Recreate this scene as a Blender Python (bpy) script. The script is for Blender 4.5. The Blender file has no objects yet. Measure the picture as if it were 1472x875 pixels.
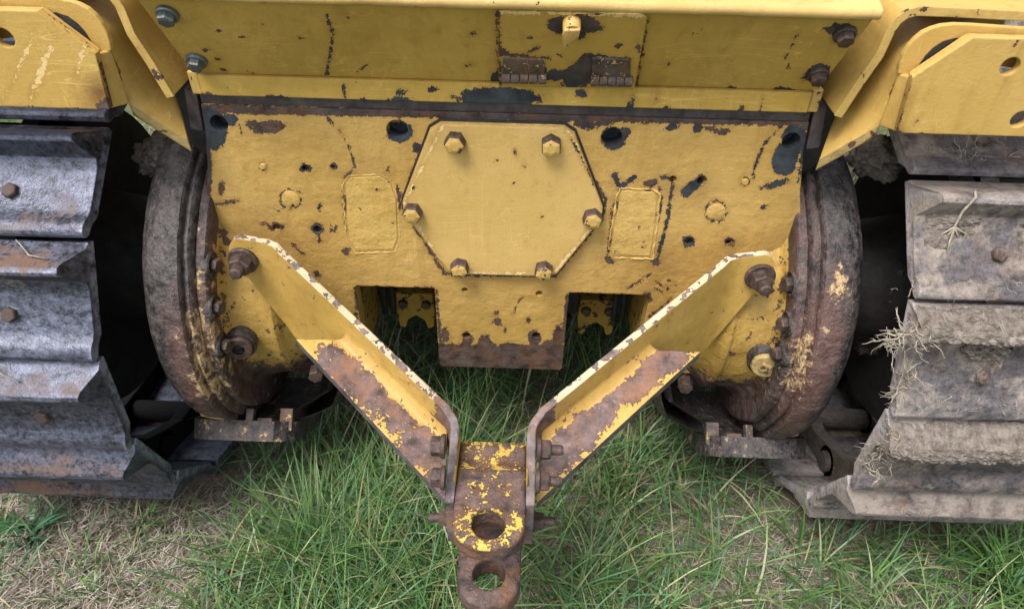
import bpy, bmesh, math, random
import numpy as np
from mathutils import Vector, Matrix
from mathutils import noise as mnoise
random.seed(7); rng = np.random.default_rng(7)
SC = bpy.context.scene
COL = SC.collection
R = math.radians

# ------------------------------------------------------------------ camera
FPX = 1020.0; CXY = (736.0, 437.5)
TH, RO, YA = R(40.56326), R(1.40369), R(-0.63003)
CAM = np.array([.02732, -.9, 1.165])
_r = np.array([math.cos(YA), -math.sin(YA), 0]); _h = np.array([math.sin(YA), math.cos(YA), 0]); _z = np.array([0, 0, 1.])
FWD = _h*math.cos(TH)-_z*math.sin(TH); UPV = _h*math.sin(TH)+_z*math.cos(TH)
cam_d = bpy.data.cameras.new('camera'); cam = bpy.data.objects.new('camera', cam_d); COL.objects.link(cam)
cam_d.sensor_fit = 'HORIZONTAL'; cam_d.sensor_width = 36; cam_d.lens = 36*FPX/1472
cam_d.clip_start = .02; cam_d.clip_end = 3000
cX = _r*math.cos(RO)+UPV*math.sin(RO); cY = -_r*math.sin(RO)+UPV*math.cos(RO)
m = Matrix.Identity(4)
for i in range(3):
    m[i][0], m[i][1], m[i][2], m[i][3] = cX[i], cY[i], -FWD[i], CAM[i]
cam.matrix_world = m
SC.camera = cam

# ------------------------------------------------------------------ sky, sun, exposure (bright overcast)
SUN_EL, SUN_AZ = R(64), R(222)           # azimuth measured from +Y clockwise: behind the camera, a little to the left
w = bpy.data.worlds.new('World'); SC.world = w; w.use_nodes = True
nt = w.node_tree; nt.nodes.clear()
sky = nt.nodes.new('ShaderNodeTexSky'); sky.sky_type = 'NISHITA'; sky.sun_disc = False
sky.sun_elevation = SUN_EL; sky.sun_rotation = SUN_AZ
sky.air_density = 1.0; sky.dust_density = 3.0; sky.ozone_density = 1.0
hs = nt.nodes.new('ShaderNodeHueSaturation'); hs.inputs['Saturation'].default_value = .45
bg = nt.nodes.new('ShaderNodeBackground'); bg.inputs['Strength'].default_value = .09
wo = nt.nodes.new('ShaderNodeOutputWorld')
nt.links.new(sky.outputs[0], hs.inputs['Color']); nt.links.new(hs.outputs[0], bg.inputs['Color']); nt.links.new(bg.outputs[0], wo.inputs['Surface'])
sl = bpy.data.lights.new('sun', 'SUN'); sl.energy = 1.5; sl.angle = R(26); sl.color = (1, .965, .91)
so = bpy.data.objects.new('sun', sl); COL.objects.link(so)
sd_ = Vector((math.sin(SUN_AZ)*math.cos(SUN_EL), math.cos(SUN_AZ)*math.cos(SUN_EL), math.sin(SUN_EL)))
so.rotation_euler = (-sd_).to_track_quat('-Z', 'Y').to_euler()
SC.view_settings.view_transform = 'Standard'; SC.view_settings.look = 'None'
SC.view_settings.exposure = 1.62; SC.view_settings.gamma = 1; SC.view_settings.use_curve_mapping = False

# ------------------------------------------------------------------ helpers: survey of the photograph to metres
def ray(u, v):
    a, b = (u-CXY[0])/FPX, (v-CXY[1])/FPX
    c, s = math.cos(RO), math.sin(RO)
    a, b = c*a+s*b, -s*a+c*b
    return FWD+_r*a-UPV*b
def U(u, v, y=None, x=None, z=None):
    d = ray(u, v)
    t = (y-CAM[1])/d[1] if y is not None else (x-CAM[0])/d[0] if x is not None else (z-CAM[2])/d[2]
    return CAM+d*t
def UP_(u, v, p0, n):
    d = ray(u, v); n = np.array(n); return CAM+d*(((np.array(p0)-CAM)@n)/(d@n))
def project(P):
    q = np.asarray(P)-CAM; d = q@FWD; a = q@_r/d*FPX; b = -(q@UPV)/d*FPX
    c, s = math.cos(RO), math.sin(RO)
    return np.stack([CXY[0]+c*a-s*b, CXY[1]+s*a+c*b], -1)

# ------------------------------------------------------------------ helpers: objects
def link(o, parent=None):
    COL.objects.link(o)
    if parent is not None: o.parent = parent
    return o
def tag(o, label=None, cat=None, group=None, kind=None):
    if label: o['label'] = label
    if cat: o['category'] = cat
    if group: o['group'] = group
    if kind: o['kind'] = kind
    return o
def empty(name, loc=(0, 0, 0)):
    o = bpy.data.objects.new(name, None); o.location = loc; o.empty_display_size = .1
    return link(o)
def obj(name, bm, mat, parent=None, smooth=False, angle=None):
    me = bpy.data.meshes.new(name)
    bm.normal_update(); bm.to_mesh(me); bm.free()
    return mobj(name, me, mat, parent, smooth, angle)
def mobj(name, me, mat, parent=None, smooth=False, angle=None):
    for mm in (mat if isinstance(mat, (list, tuple)) else [mat]): me.materials.append(mm)
    if smooth or angle is not None:
        me.polygons.foreach_set('use_smooth', [True]*len(me.polygons))
    if angle is not None:
        me.set_sharp_from_angle(angle=R(angle))
    o = bpy.data.objects.new(name, me)
    return link(o, parent)
def pyobj(name, verts, faces, mat, parent=None, smooth=False, angle=None):
    me = bpy.data.meshes.new(name); me.from_pydata([tuple(map(float, v)) for v in verts], [], faces); me.update()
    return mobj(name, me, mat, parent, smooth, angle)
def box(bm, x0, x1, y0, y1, z0, z1, bev=0):
    vs = [bm.verts.new(p) for p in ((x0,y0,z0),(x1,y0,z0),(x1,y1,z0),(x0,y1,z0),(x0,y0,z1),(x1,y0,z1),(x1,y1,z1),(x0,y1,z1))]
    fs = [bm.faces.new([vs[i] for i in q]) for q in ((0,3,2,1),(4,5,6,7),(0,1,5,4),(1,2,6,5),(2,3,7,6),(3,0,4,7))]
    if bev:
        es = list({e for f in fs for e in f.edges})
        bmesh.ops.bevel(bm, geom=es, offset=bev, segments=2, affect='EDGES', profile=.5)
def prism(bm, pts, ext, bev=0):
    """polygon of 3-D points extruded by vector ext"""
    n = len(pts); ext = np.array(ext, float)
    a = [bm.verts.new(tuple(map(float, p))) for p in pts]; b = [bm.verts.new(tuple(map(float, np.array(p)+ext))) for p in pts]
    fs = [bm.faces.new(a), bm.faces.new(b[::-1])]
    for i in range(n):
        fs.append(bm.faces.new((a[i], b[i], b[(i+1) % n], a[(i+1) % n])))
    bmesh.ops.recalc_face_normals(bm, faces=fs)
    if bev:
        es = list({e for f in fs for e in f.edges})
        bmesh.ops.bevel(bm, geom=es, offset=bev, segments=2, affect='EDGES', profile=.5)
    return fs
def frame_of(d):
    d = Vector(d).normalized(); q = d.to_track_quat('Z', 'Y').to_matrix()
    return q.col[0].copy(), q.col[1].copy(), d
def lathe_axis(bm, o, d, prof, seg=24, rot=0):
    """revolve (r, h) profile round axis d from o"""
    a, b, d = frame_of(d); o = Vector(o); rings = []
    for r_, h_ in prof:
        if r_ < 1e-6: rings.append([bm.verts.new(o+d*h_)])
        else: rings.append([bm.verts.new(o+d*h_+a*(r_*math.cos(rot+2*math.pi*i/seg))+b*(r_*math.sin(rot+2*math.pi*i/seg))) for i in range(seg)])
    fs = []
    for A, B in zip(rings, rings[1:]):
        for i in range(seg):
            j = (i+1) % seg
            if len(A) == 1 and len(B) == 1: continue
            if len(A) == 1: fs.append(bm.faces.new((A[0], B[i], B[j])))
            elif len(B) == 1: fs.append(bm.faces.new((A[i], A[j], B[0])))
            else: fs.append(bm.faces.new((A[i], A[j], B[j], B[i])))
    return fs
def tube(bm, pts, rad, seg=6, cap=True):
    pts = [Vector(tuple(map(float, p))) for p in pts]; n = len(pts)
    if not hasattr(rad, '__len__'): rad = [rad]*n
    prev = None; rings = []
    for i, p in enumerate(pts):
        t = (pts[min(i+1, n-1)]-pts[max(i-1, 0)]).normalized()
        if prev is None: a = t.orthogonal().normalized()
        else:
            a = prev-t*prev.dot(t)
            a = a.normalized() if a.length > 1e-6 else t.orthogonal().normalized()
        prev = a; b = t.cross(a)
        rings.append([bm.verts.new(p+(a*math.cos(2*math.pi*k/seg)+b*math.sin(2*math.pi*k/seg))*rad[i]) for k in range(seg)])
    for A, B in zip(rings, rings[1:]):
        for k in range(seg):
            bm.faces.new((A[k], A[(k+1) % seg], B[(k+1) % seg], B[k]))
    if cap: bm.faces.new(rings[0][::-1]); bm.faces.new(rings[-1])

# ------------------------------------------------------------------ helpers: wear attribute, also holding painted edge highlights and gap shade (R = 1 + signed distance/20 mm, G = tone, B = stain)
def wear_eval(W, prims, mpp=.00105):
    p = project(W); n = len(p)
    sd = np.full(n, -.02); tone = np.zeros(n); st = np.zeros(n)
    for q in prims:
        k = q[0]
        if k == 's':
            d = np.hypot(p[:, 0]-q[1], p[:, 1]-q[2])/q[3]
            st = np.maximum(st, q[4]*np.clip(1-d, 0, 1)**1.3); continue
        if k == 'b':
            _, u, v, ru, rv, rot, tn = q
            c, s = math.cos(R(rot)), math.sin(R(rot)); dx, dy = p[:, 0]-u, p[:, 1]-v
            d = (1-np.hypot((c*dx+s*dy)/ru, (-s*dx+c*dy)/rv))*min(ru, rv)*mpp
        elif k == 'r':
            _, u, v, r_, wd, tn = q
            d = (wd/2-np.abs(np.hypot(p[:, 0]-u, (p[:, 1]-v)*1.05)-r_))*mpp
        else:
            _, pts, wd, tn = q
            d = np.full(n, -1.)
            for (ax, ay), (bx, by) in zip(pts, pts[1:]):
                ex, ey = bx-ax, by-ay; L = ex*ex+ey*ey
                t = np.clip(((p[:, 0]-ax)*ex+(p[:, 1]-ay)*ey)/L, 0, 1)
                d = np.maximum(d, (wd/2-np.hypot(p[:, 0]-ax-t*ex, p[:, 1]-ay-t*ey))*mpp)
        up = d > sd
        sd = np.where(up, d, sd); tone = np.where(up, tn, tone)
    return sd, tone, st
def set_wear(me, sd, tone=None, st=None):
    n = len(me.vertices); c = np.zeros((n, 4), np.float32)
    c[:, 0] = np.clip(np.asarray(sd)/.02, -1, 1)+1
    if tone is not None: c[:, 1] = tone
    if st is not None: c[:, 2] = st
    c[:, 3] = 1
    at = me.color_attributes.new('wear', 'FLOAT_COLOR', 'POINT'); at.data.foreach_set('color', c.ravel())
def verts_np(me):
    a = np.empty(len(me.vertices)*3, np.float32); me.vertices.foreach_get('co', a); return a.reshape(-1, 3).astype(float)

def gridbox(x0, x1, z0, z1, th, res):
    nx = max(2, int((x1-x0)/res)); nz = max(2, int((z1-z0)/res))
    X = np.linspace(x0, x1, nx+1); Z = np.linspace(z0, z1, nz+1)
    V = [(x, 0, z) for z in Z for x in X]; F = []
    def id_(i, j): return j*(nx+1)+i
    for j in range(nz):
        for i in range(nx): F.append((id_(i, j), id_(i+1, j), id_(i+1, j+1), id_(i, j+1)))
    n0 = len(V); V += [(x0, th, z0), (x1, th, z0), (x1, th, z1), (x0, th, z1)]
    F.append((n0+3, n0+2, n0+1, n0))
    F.append(tuple([n0, n0+1]+[id_(i, 0) for i in range(nx, -1, -1)]))
    F.append(tuple([n0+2, n0+3]+[id_(i, nz) for i in range(nx+1)]))
    F.append(tuple([n0+3, n0]+[id_(0, j) for j in range(nz+1)]))
    F.append(tuple([n0+1, n0+2]+[id_(nx, j) for j in range(nz, -1, -1)]))
    return V, F
def boolean(me, cutters, op='DIFFERENCE'):
    """me minus (or and) a list of closed bmeshes, returns a new mesh"""
    o = bpy.data.objects.new('tmp', me); COL.objects.link(o); tmp = [o]
    for c in cutters:
        cm = bpy.data.meshes.new('cut'); bmesh.ops.recalc_face_normals(c, faces=c.faces[:]); c.to_mesh(cm); c.free()
        co = bpy.data.objects.new('cut', cm); COL.objects.link(co); tmp.append(co)
        md = o.modifiers.new('b', 'BOOLEAN'); md.object = co; md.operation = op; md.solver = 'MANIFOLD'
    dg = bpy.context.evaluated_depsgraph_get()
    out = bpy.data.meshes.new_from_object(o.evaluated_get(dg))
    for t in tmp:
        d = t.data; bpy.data.objects.remove(t)
        bpy.data.meshes.remove(d)
    out.materials.clear()
    return out
def cyl_bm(x, y0, y1, z, r_, seg=24):
    b = bmesh.new(); lathe_axis(b, (x, y0, z), (0, 1, 0), [(0, 0), (r_, 0), (r_, y1-y0), (0, y1-y0)], seg); return b
def dense_plate(name, poly, o, ex, ez, th, mat, parent, res=.004, cuts=(), prims=(), extra=None):
    """flat plate: outline poly in (a, b) of the plane o + a ex + b ez, front face finely divided for its wear"""
    a = [p[0] for p in poly]; b = [p[1] for p in poly]
    V, F = gridbox(min(a)-res*.37, max(a)+res*.37, min(b)-res*.37, max(b)+res*.37, th, res)
    me = bpy.data.meshes.new(name); me.from_pydata(V, [], F); me.update()
    c = bmesh.new(); prism(c, [(p[0], -.01, p[1]) for p in poly], (0, th+.02, 0))
    me = boolean(me, [c], 'INTERSECT')
    if cuts: me = boolean(me, [f() for f in cuts], 'DIFFERENCE')
    ex, ez, o = np.array(ex, float), np.array(ez, float), np.array(o, float)
    ny = np.cross(ez, ex)
    L = verts_np(me); W = o+L[:, :1]*ex+L[:, 1:2]*ny+L[:, 2:]*ez
    me.vertices.foreach_set('co', W.astype(np.float32).ravel()); me.update()
    sd, tn, st = wear_eval(W, prims)
    if extra is not None: sd, tn, st = extra(W, sd, tn, st)
    set_wear(me, sd, tn, st)
    return mobj(name, me, mat, parent)

# ------------------------------------------------------------------ materials
class G:
    def __init__(s, name):
        s.m = bpy.data.materials.new(name); s.m.use_nodes = True; s.t = s.m.node_tree; s.t.nodes.clear()
        s.out = s.t.nodes.new('ShaderNodeOutputMaterial')
    def put(s, sock, v):
        if v is None: return
        if isinstance(v, bpy.types.NodeSocket): s.t.links.new(v, sock)
        elif isinstance(v, (tuple, list)) and len(v) == 3 and sock.type == 'RGBA': sock.default_value = (*v, 1)
        else: sock.default_value = v
    def n(s, typ, ins=None, out=0, **kw):
        nd = s.t.nodes.new('ShaderNode'+typ)
        for k, v in kw.items(): setattr(nd, k, v)
        for k, v in (ins or {}).items(): s.put(nd.inputs[k], v)
        return nd.outputs[out]
    def math(s, op, a, b=None, c=None, clamp=False):
        nd = s.t.nodes.new('ShaderNodeMath'); nd.operation = op; nd.use_clamp = clamp
        s.put(nd.inputs[0], a); s.put(nd.inputs[1], b); s.put(nd.inputs[2], c); return nd.outputs[0]
    def mix(s, f, a, b, blend='MIX'):
        nd = s.t.nodes.new('ShaderNodeMix'); nd.data_type = 'RGBA'; nd.blend_type = blend
        s.put(nd.inputs['Factor'], f); s.put(nd.inputs[6], a); s.put(nd.inputs[7], b); return nd.outputs[2]
    def ramp(s, v, lo, hi, a=0., b=1.):
        return s.n('MapRange', {'Value': v, 'From Min': lo, 'From Max': hi, 'To Min': a, 'To Max': b})
    def noise(s, co, scale, detail=4, rough=.55, dist=0, out=0):
        return s.n('TexNoise', {'Vector': co, 'Scale': scale, 'Detail': detail, 'Roughness': rough, 'Distortion': dist}, out)
    def co(s, rnd=False):
        c = s.n('TexCoord', out=3)
        if rnd:
            r_ = s.n('ObjectInfo', out=5)
            c = s.n('VectorMath', {0: c, 1: s.n('CombineXYZ', {'X': s.math('MULTIPLY', r_, 37.), 'Y': s.math('MULTIPLY', r_, 11.), 'Z': r_})}, operation='ADD')
        return c
    def scale(s, co, v, rot=(0, 0, 0)):
        return s.n('Mapping', {'Vector': co, 'Scale': v, 'Rotation': rot})
    def bump(s, h, strength, dist, normal=None):
        return s.n('Bump', {'Height': h, 'Strength': strength, 'Distance': dist, 'Normal': normal})
    def bsdf(s, col, rough=.5, metal=0., normal=None, spec=None, **k):
        nd = s.t.nodes.new('ShaderNodeBsdfPrincipled')
        s.put(nd.inputs['Base Color'], col); s.put(nd.inputs['Roughness'], rough); s.put(nd.inputs['Metallic'], metal)
        s.put(nd.inputs['Normal'], normal)
        if spec is not None: s.put(nd.inputs['Specular IOR Level'], spec)
        for kk, v in k.items(): s.put(nd.inputs[kk], v)
        s.t.links.new(nd.outputs[0], s.out.inputs['Surface']); return nd

def paint(name, base=(.56, .365, .105), under=(.068, .047, .042), slate=(.036, .043, .052), chips=.70, amp=.0035, amp_scale=110, lump=.0, edge=0., bevel=.0025, rough=.42, rnd=False, scratch=1., grime=.35, wearbias=0.):
    g = G(name); co = g.co(rnd)
    at = g.n('Attribute', attribute_name='wear', out=0)
    sp = g.t.nodes.new('ShaderNodeSeparateColor'); g.put(sp.inputs[0], at)
    sd = g.math('MULTIPLY', g.math('SUBTRACT', sp.outputs[0], 1.), .02)
    n1 = g.noise(co, amp_scale, 5, .62); n2 = g.noise(co, amp_scale*4.3, 2, .5)
    j = g.math('ADD', g.math('MULTIPLY', g.math('SUBTRACT', n1, .5), amp*4.2), g.math('MULTIPLY', g.math('SUBTRACT', n2, .5), amp*2.2))
    s1 = g.math('ADD', g.math('ADD', sd, j), wearbias)
    if edge:
        pt = g.n('NewGeometry', out=7)
        s1 = g.math('MAXIMUM', s1, g.math('ADD', g.math('MULTIPLY', g.math('SUBTRACT', pt, .5+edge), .05), j))
    # scattered small chips, denser in some places
    dens = g.noise(co, 5, 3, .5)
    cn = g.noise(co, 62, 4, .6)
    thr = g.ramp(dens, .3, .7, chips+.045, chips-.035)
    s2 = g.math('MULTIPLY', g.math('SUBTRACT', cn, thr), .03)
    sm = g.math('MAXIMUM', s1, s2)
    mask = g.ramp(sm, -.0001, .0004)
    halo = g.ramp(sm, -.0016, .0)
    # paint colour: faded, dirty, scratched
    nb = g.noise(co, 4.5, 5, .6); nf = g.noise(co, 45, 4, .65)
    c = g.mix(g.ramp(nb, .32, .68), tuple(v*k for v, k in zip(base, (.88, .87, .82))), tuple(v*k for v, k in zip(base, (1.08, 1.1, 1.25))))
    c = g.mix(g.math('MULTIPLY', g.ramp(nf, .5, .8), .35), c, tuple(v*.8 for v in base))
    for (sc_, rz, wd, k) in (((6, 6, 6), 0, .003, .22), ((2.2, 2.2, 26), .7, .006, .5), ((24, 24, 2.2), -.35, .006, .42), ((3, 3, 34), -.25, .006, .5), ((30, 30, 4), .5, .006, .35)):
        ln = g.math('ABSOLUTE', g.math('SUBTRACT', g.noise(g.scale(co, sc_, (0, rz, 0)), 1.9, 1.2, .4, .3), .5))
        lm = g.math('MULTIPLY', g.ramp(ln, 0, wd, 1, 0), g.ramp(g.noise(co, 8.3, 2), .42, .6))
        c = g.mix(g.math('MULTIPLY', lm, k*scratch, clamp=True), c, tuple(min(1, v*1.35+.05) for v in base))
    gr = g.math('MULTIPLY', g.ramp(g.noise(co, 2.6, 6, .7), .5, .78), grime)
    c = g.mix(gr, c, tuple(v*k for v, k in zip(base, (.55, .52, .55))))
    stk = g.math('MULTIPLY', g.ramp(g.noise(g.scale(co, (42, 42, 2.4)), 1, 4, .6), .52, .74), g.ramp(g.noise(co, 7, 3), .45, .62))
    c = g.mix(g.math('MULTIPLY', stk, grime*.75), c, tuple(v*k for v, k in zip(base, (.52, .42, .40))))
    fade = g.math('MULTIPLY', g.ramp(g.noise(co, 12, 5, .7), .56, .7), .28)
    c = g.mix(fade, c, tuple(min(1, v*1.1+.06) for v in base))
    c = g.mix(g.math('MULTIPLY', sp.outputs[2], g.ramp(nf, .2, .75, .55, 1.0), clamp=True), c, (.17, .085, .03))
    brn = g.math('MULTIPLY', g.ramp(sm, -.0065, -.0005), g.ramp(g.noise(co, 30, 4, .7), .42, .62))
    c = g.mix(g.math('MULTIPLY', brn, .42), c, tuple(v*k for v, k in zip(base, (.55, .40, .30))))
    c = g.mix(g.math('MULTIPLY', g.ramp(sm, -.0009, .0), .30), c, tuple(min(1, v*1.15+.03) for v in base))
    # what is under the paint
    nu = g.noise(co, 38, 5, .65)
    ub = g.mix(g.ramp(nu, .36, .68), tuple(v*.42 for v in under), tuple(v*1.75 for v in under))
    ub = g.mix(g.math('MULTIPLY', g.ramp(g.noise(co, 190, 4, .7), .60, .70), .55), ub, tuple(v*3.2+.03 for v in under))
    ub = g.mix(g.math('MULTIPLY', g.ramp(g.noise(co, 21, 6, .75), .47, .66), .75), ub, tuple(min(1, v*k) for v, k in zip(under, (2.3, 1.5, .75))))
    us = g.mix(g.ramp(nu, .35, .72), tuple(v*.6 for v in slate), tuple(v*1.5 for v in slate))
    uc = g.mix(g.ramp(g.math('ADD', sp.outputs[1], g.math('MULTIPLY', g.math('SUBTRACT', nb, .5), .8)), .35, .65), ub, us)
    pale = g.ramp(sp.outputs[1], 1.4, 1.6)  # highest tone: faded patches and painted-in edge highlights
    rim = g.math('MULTIPLY', g.math('MULTIPLY', g.ramp(sm, .0003, .0022, 1, 0), .7), g.math('SUBTRACT', 1., pale))
    uc = g.mix(rim, uc, (.055, .028, .02))
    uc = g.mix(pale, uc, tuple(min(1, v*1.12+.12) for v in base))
    spk = g.math('MULTIPLY', g.ramp(g.noise(co, 520, 2, .5), .64, .70), g.ramp(dens, .42, .62))
    c = g.mix(g.math('MULTIPLY', spk, .5), c, (.12, .07, .03))
    col = g.mix(mask, c, uc)
    hgt = g.math('ADD', g.math('MULTIPLY', mask, -1.), g.math('MULTIPLY', nf, .12))
    nrm = g.n('Bevel', {'Radius': bevel}, samples=4) if bevel else None
    nrm = g.bump(g.noise(co, 260, 4, .65), .28, .0016, nrm)
    if lump: nrm = g.bump(g.noise(co, 34, 6, .62), lump, .012, nrm)
    nrm = g.bump(hgt, .55, .0011, nrm)
    rg = g.mix(mask, g.ramp(g.noise(co, 9, 4), .3, .7, rough-.07, rough+.13), g.ramp(nu, .3, .7, .5, .8))
    g.bsdf(col, rg, 0, nrm, .27)
    return g.m

def steel(name, dark=(.10, .098, .105), light=(.27, .27, .30), rust=(.11, .062, .042), dust=(.22, .19, .155), rusty=.5, dusty=.5, metal=.55, rough=.42):
    g = G(name); co = g.co(True)
    nb = g.noise(co, 9, 5, .62); nf = g.noise(co, 130, 5, .75); ns = g.noise(g.scale(co, (30, 60, 60)), 1, 5, .7)
    c = g.mix(g.ramp(g.math('ADD', g.math('MULTIPLY', nf, .6), g.math('MULTIPLY', ns, .5)), .44, .66), dark, light)
    at = g.n('Attribute', attribute_name='wear', out=0)
    sp = g.t.nodes.new('ShaderNodeSeparateColor'); g.put(sp.inputs[0], at)
    rm = g.ramp(g.math('ADD', g.math('ADD', nb, g.math('MULTIPLY', sp.outputs[1], .3)), g.math('MULTIPLY', nf, .5)), 1.02-rusty*.5, 1.16-rusty*.42)
    c = g.mix(rm, c, g.mix(nf, tuple(v*.5 for v in rust), tuple(v*1.5 for v in rust)))
    c = g.mix(g.ramp(sp.outputs[1], 1.0, 1.3, 0., .75), c, (.045, .03, .025))
    nd = g.noise(co, 21, 6, .72)
    dm = g.ramp(g.math('ADD', nd, g.math('ADD', g.math('MULTIPLY', sp.outputs[2], .45), g.ramp(g.n('NewGeometry', out=7), .40, .475, .25, 0))), .95-dusty*.5, 1.12-dusty*.5)
    c = g.mix(dm, c, g.mix(g.noise(co, 150, 4, .7), tuple(v*.55 for v in dust), tuple(v*1.25 for v in dust)))
    pt = g.n('NewGeometry', out=7)
    sc_ = g.math('MULTIPLY', g.math('MULTIPLY', g.ramp(pt, .535, .60), g.ramp(sp.outputs[1], 1.0, 1.3, 1., .0)), g.ramp(g.noise(co, 60, 4, .7), .38, .56))
    c = g.mix(g.math('MULTIPLY', sc_, .8), c, tuple(min(1, v*2.2+.06) for v in light))
    mt = g.math('MULTIPLY', g.math('SUBTRACT', 1., g.math('MAXIMUM', rm, dm), clamp=True), metal)
    rg = g.math('ADD', g.ramp(nf, .3, .7, rough-.1, rough+.16), g.math('MULTIPLY', g.math('MAXIMUM', rm, dm, clamp=True), .35))
    nrm = g.n('Bevel', {'Radius': .003}, samples=4)
    nrm = g.bump(g.math('ADD', nf, g.math('MULTIPLY', g.noise(co, 300, 3), .5)), .55, .002, nrm)
    nrm = g.bump(g.math('MULTIPLY', dm, nd), .6, .006, nrm)
    g.bsdf(c, rg, mt, nrm)
    return g.m

def casting(name):
    """final drive case: oily black, oxide red, remains of yellow (attribute G = how much paint is left, R bias)"""
    g = G(name); co = g.co()
    at = g.n('Attribute', attribute_name='wear', out=0)
    sp = g.t.nodes.new('ShaderNodeSeparateColor'); g.put(sp.inputs[0], at)
    n1 = g.noise(g.scale(co, (1.6, 1, .7)), 20, 6, .7); n2 = g.noise(co, 75, 5, .75); n3 = g.noise(co, 7, 6, .65)
    c = g.mix(g.ramp(g.math('ADD', g.math('MULTIPLY', n2, .7), g.math('MULTIPLY', n1, .5)), .5, .74), (.008, .007, .008), (.095, .078, .074))
    ox = g.ramp(g.math('ADD', g.math('ADD', g.math('MULTIPLY', n3, .6), g.math('MULTIPLY', n1, .4)), g.math('MULTIPLY', sp.outputs[2], .45)), .58, .80)
    c = g.mix(g.math('MULTIPLY', ox, .85), c, g.mix(n2, (.05, .022, .020), (.165, .088, .072)))
    yl = g.ramp(g.math('ADD', g.math('ADD', g.math('MULTIPLY', n1, .6), g.math('MULTIPLY', n2, .6)), g.math('MULTIPLY', sp.outputs[1], .42)), .80, .86)
    c = g.mix(yl, c, g.mix(g.ramp(n2, .35, .7), (.33, .19, .085), (.52, .38, .21)))
    du = g.ramp(g.noise(co, 120, 6, .8), .56, .72)
    c = g.mix(g.math('MULTIPLY', du, .5), c, (.27, .23, .20))
    nrm = g.bump(g.noise(co, 26, 6, .68), .8, .012)
    nrm = g.bump(n2, .8, .004, nrm)
    nrm = g.bump(g.math('MULTIPLY', yl, 1.), .6, .0012, nrm)
    g.bsdf(c, g.ramp(n2, .3, .7, .32, .66), 0, nrm, .5)
    return g.m

def simple(name, a, b, scale=30, rough=.7, bumpd=.002, bs=.5, metal=0., rnd=True, spec=None):
    g = G(name); co = g.co(rnd)
    n = g.noise(co, scale, 6, .68)
    g.bsdf(g.mix(g.ramp(n, .32, .7), a, b), rough, metal, g.bump(g.noise(co, scale*2.7, 5, .7), bs, bumpd), spec)
    return g.m
def bladed(name, rough=.55, trans=.25):
    g = G(name)
    c = g.n('Attribute', attribute_name='tint', out=0)
    g.bsdf(c, rough, 0, None, .35)
    b = g.t.nodes.new('ShaderNodeBsdfTranslucent'); g.put(b.inputs[0], c)
    mx = g.t.nodes.new('ShaderNodeMixShader'); mx.inputs[0].default_value = trans
    pr = [n for n in g.t.nodes if n.type == 'BSDF_PRINCIPLED'][0]
    g.t.links.new(pr.outputs[0], mx.inputs[1]); g.t.links.new(b.outputs[0], mx.inputs[2]); g.t.links.new(mx.outputs[0], g.out.inputs['Surface'])
    return g.m

M = {}
M['plate'] = paint('ochre_paint_on_cast_plate', base=(.49, .308, .086), lump=.34, amp=.0036, chips=.725, scratch=1., grime=.7)
M['panel'] = paint('ochre_paint_on_sheet', base=(.47, .302, .064), chips=.725, amp=.0034, scratch=1.5, lump=.05, grime=.7)
M['lip'] = paint('ochre_paint_worn_lip', base=(.54, .37, .13), chips=.645, amp=.004)
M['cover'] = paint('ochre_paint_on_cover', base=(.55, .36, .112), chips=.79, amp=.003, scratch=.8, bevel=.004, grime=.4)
M['fender'] = paint('ochre_paint_on_fender', base=(.48, .308, .082), chips=.735, amp=.004, scratch=1.4, grime=.8, lump=.05)
M['arm'] = paint('yellow_paint_flaking_from_arm', base=(.465, .295, .070), under=(.105, .072, .066), slate=(.11, .095, .10), chips=.672, amp=.0062, amp_scale=48, scratch=1.2, grime=.9, lump=.12, bevel=.003)
M['arm_edge'] = paint('cream_worn_edge', base=(.50, .435, .28), under=(.12, .098, .102), slate=(.125, .115, .13), chips=.535, amp=.004, bevel=.003, scratch=.2, grime=.1)
M['clevis'] = paint('bright_yellow_flaking_from_clevis', base=(.54, .39, .07), under=(.085, .058, .052), slate=(.08, .065, .068), chips=.9, amp=.0055, amp_scale=70, bevel=.006, scratch=.2, lump=.8, rough=.5)
M['hinge'] = paint('dark_hinge_steel_with_paint_left', base=(.5, .34, .12), under=(.075, .06, .055), slate=(.06, .06, .066), chips=.6, amp=.004, amp_scale=90, bevel=.0015, wearbias=.0225, scratch=0)
M['house'] = paint('ochre_paint_on_axle_case', base=(.40, .255, .06), chips=.63, amp=.006, amp_scale=60, lump=.45, grime=.9, bevel=.003)
M['dull'] = paint('grimy_worn_paint', base=(.36, .26, .10), under=(.085, .065, .058), slate=(.07, .07, .075), chips=.60, amp=.006, amp_scale=70, lump=.4, grime=.9, bevel=.003)
M['bolt'] = paint('painted_bolt', base=(.52, .34, .10), under=(.12, .075, .06), chips=.62, amp=.003, rnd=True, bevel=.002, scratch=0)
M['rust'] = simple('rusty_bolt', (.022, .015, .012), (.12, .076, .062), 90, .6, .002, .6, .25)
M['zinc'] = simple('zinc_plated_bolt', (.09, .105, .11), (.20, .225, .23), 60, .4, .001, .3, .6)
M['bare'] = simple('bare_dark_steel', (.04, .035, .038), (.17, .15, .16), 50, .55, .002, .5, .3)
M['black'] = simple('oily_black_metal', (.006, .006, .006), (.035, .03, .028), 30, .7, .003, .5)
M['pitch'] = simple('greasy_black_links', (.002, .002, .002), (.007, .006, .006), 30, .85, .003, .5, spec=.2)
M['seam'] = simple('bare_seam_steel', (.035, .03, .031), (.12, .098, .1), 45, .6, .002, .5, .1)
M['drum'] = casting('oily_final_drive_case')
M['shoe_l'] = steel('worn_track_steel', dark=(.022, .023, .030), light=(.125, .135, .185), rusty=.33, dusty=.24, metal=.6, rough=.36)
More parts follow.
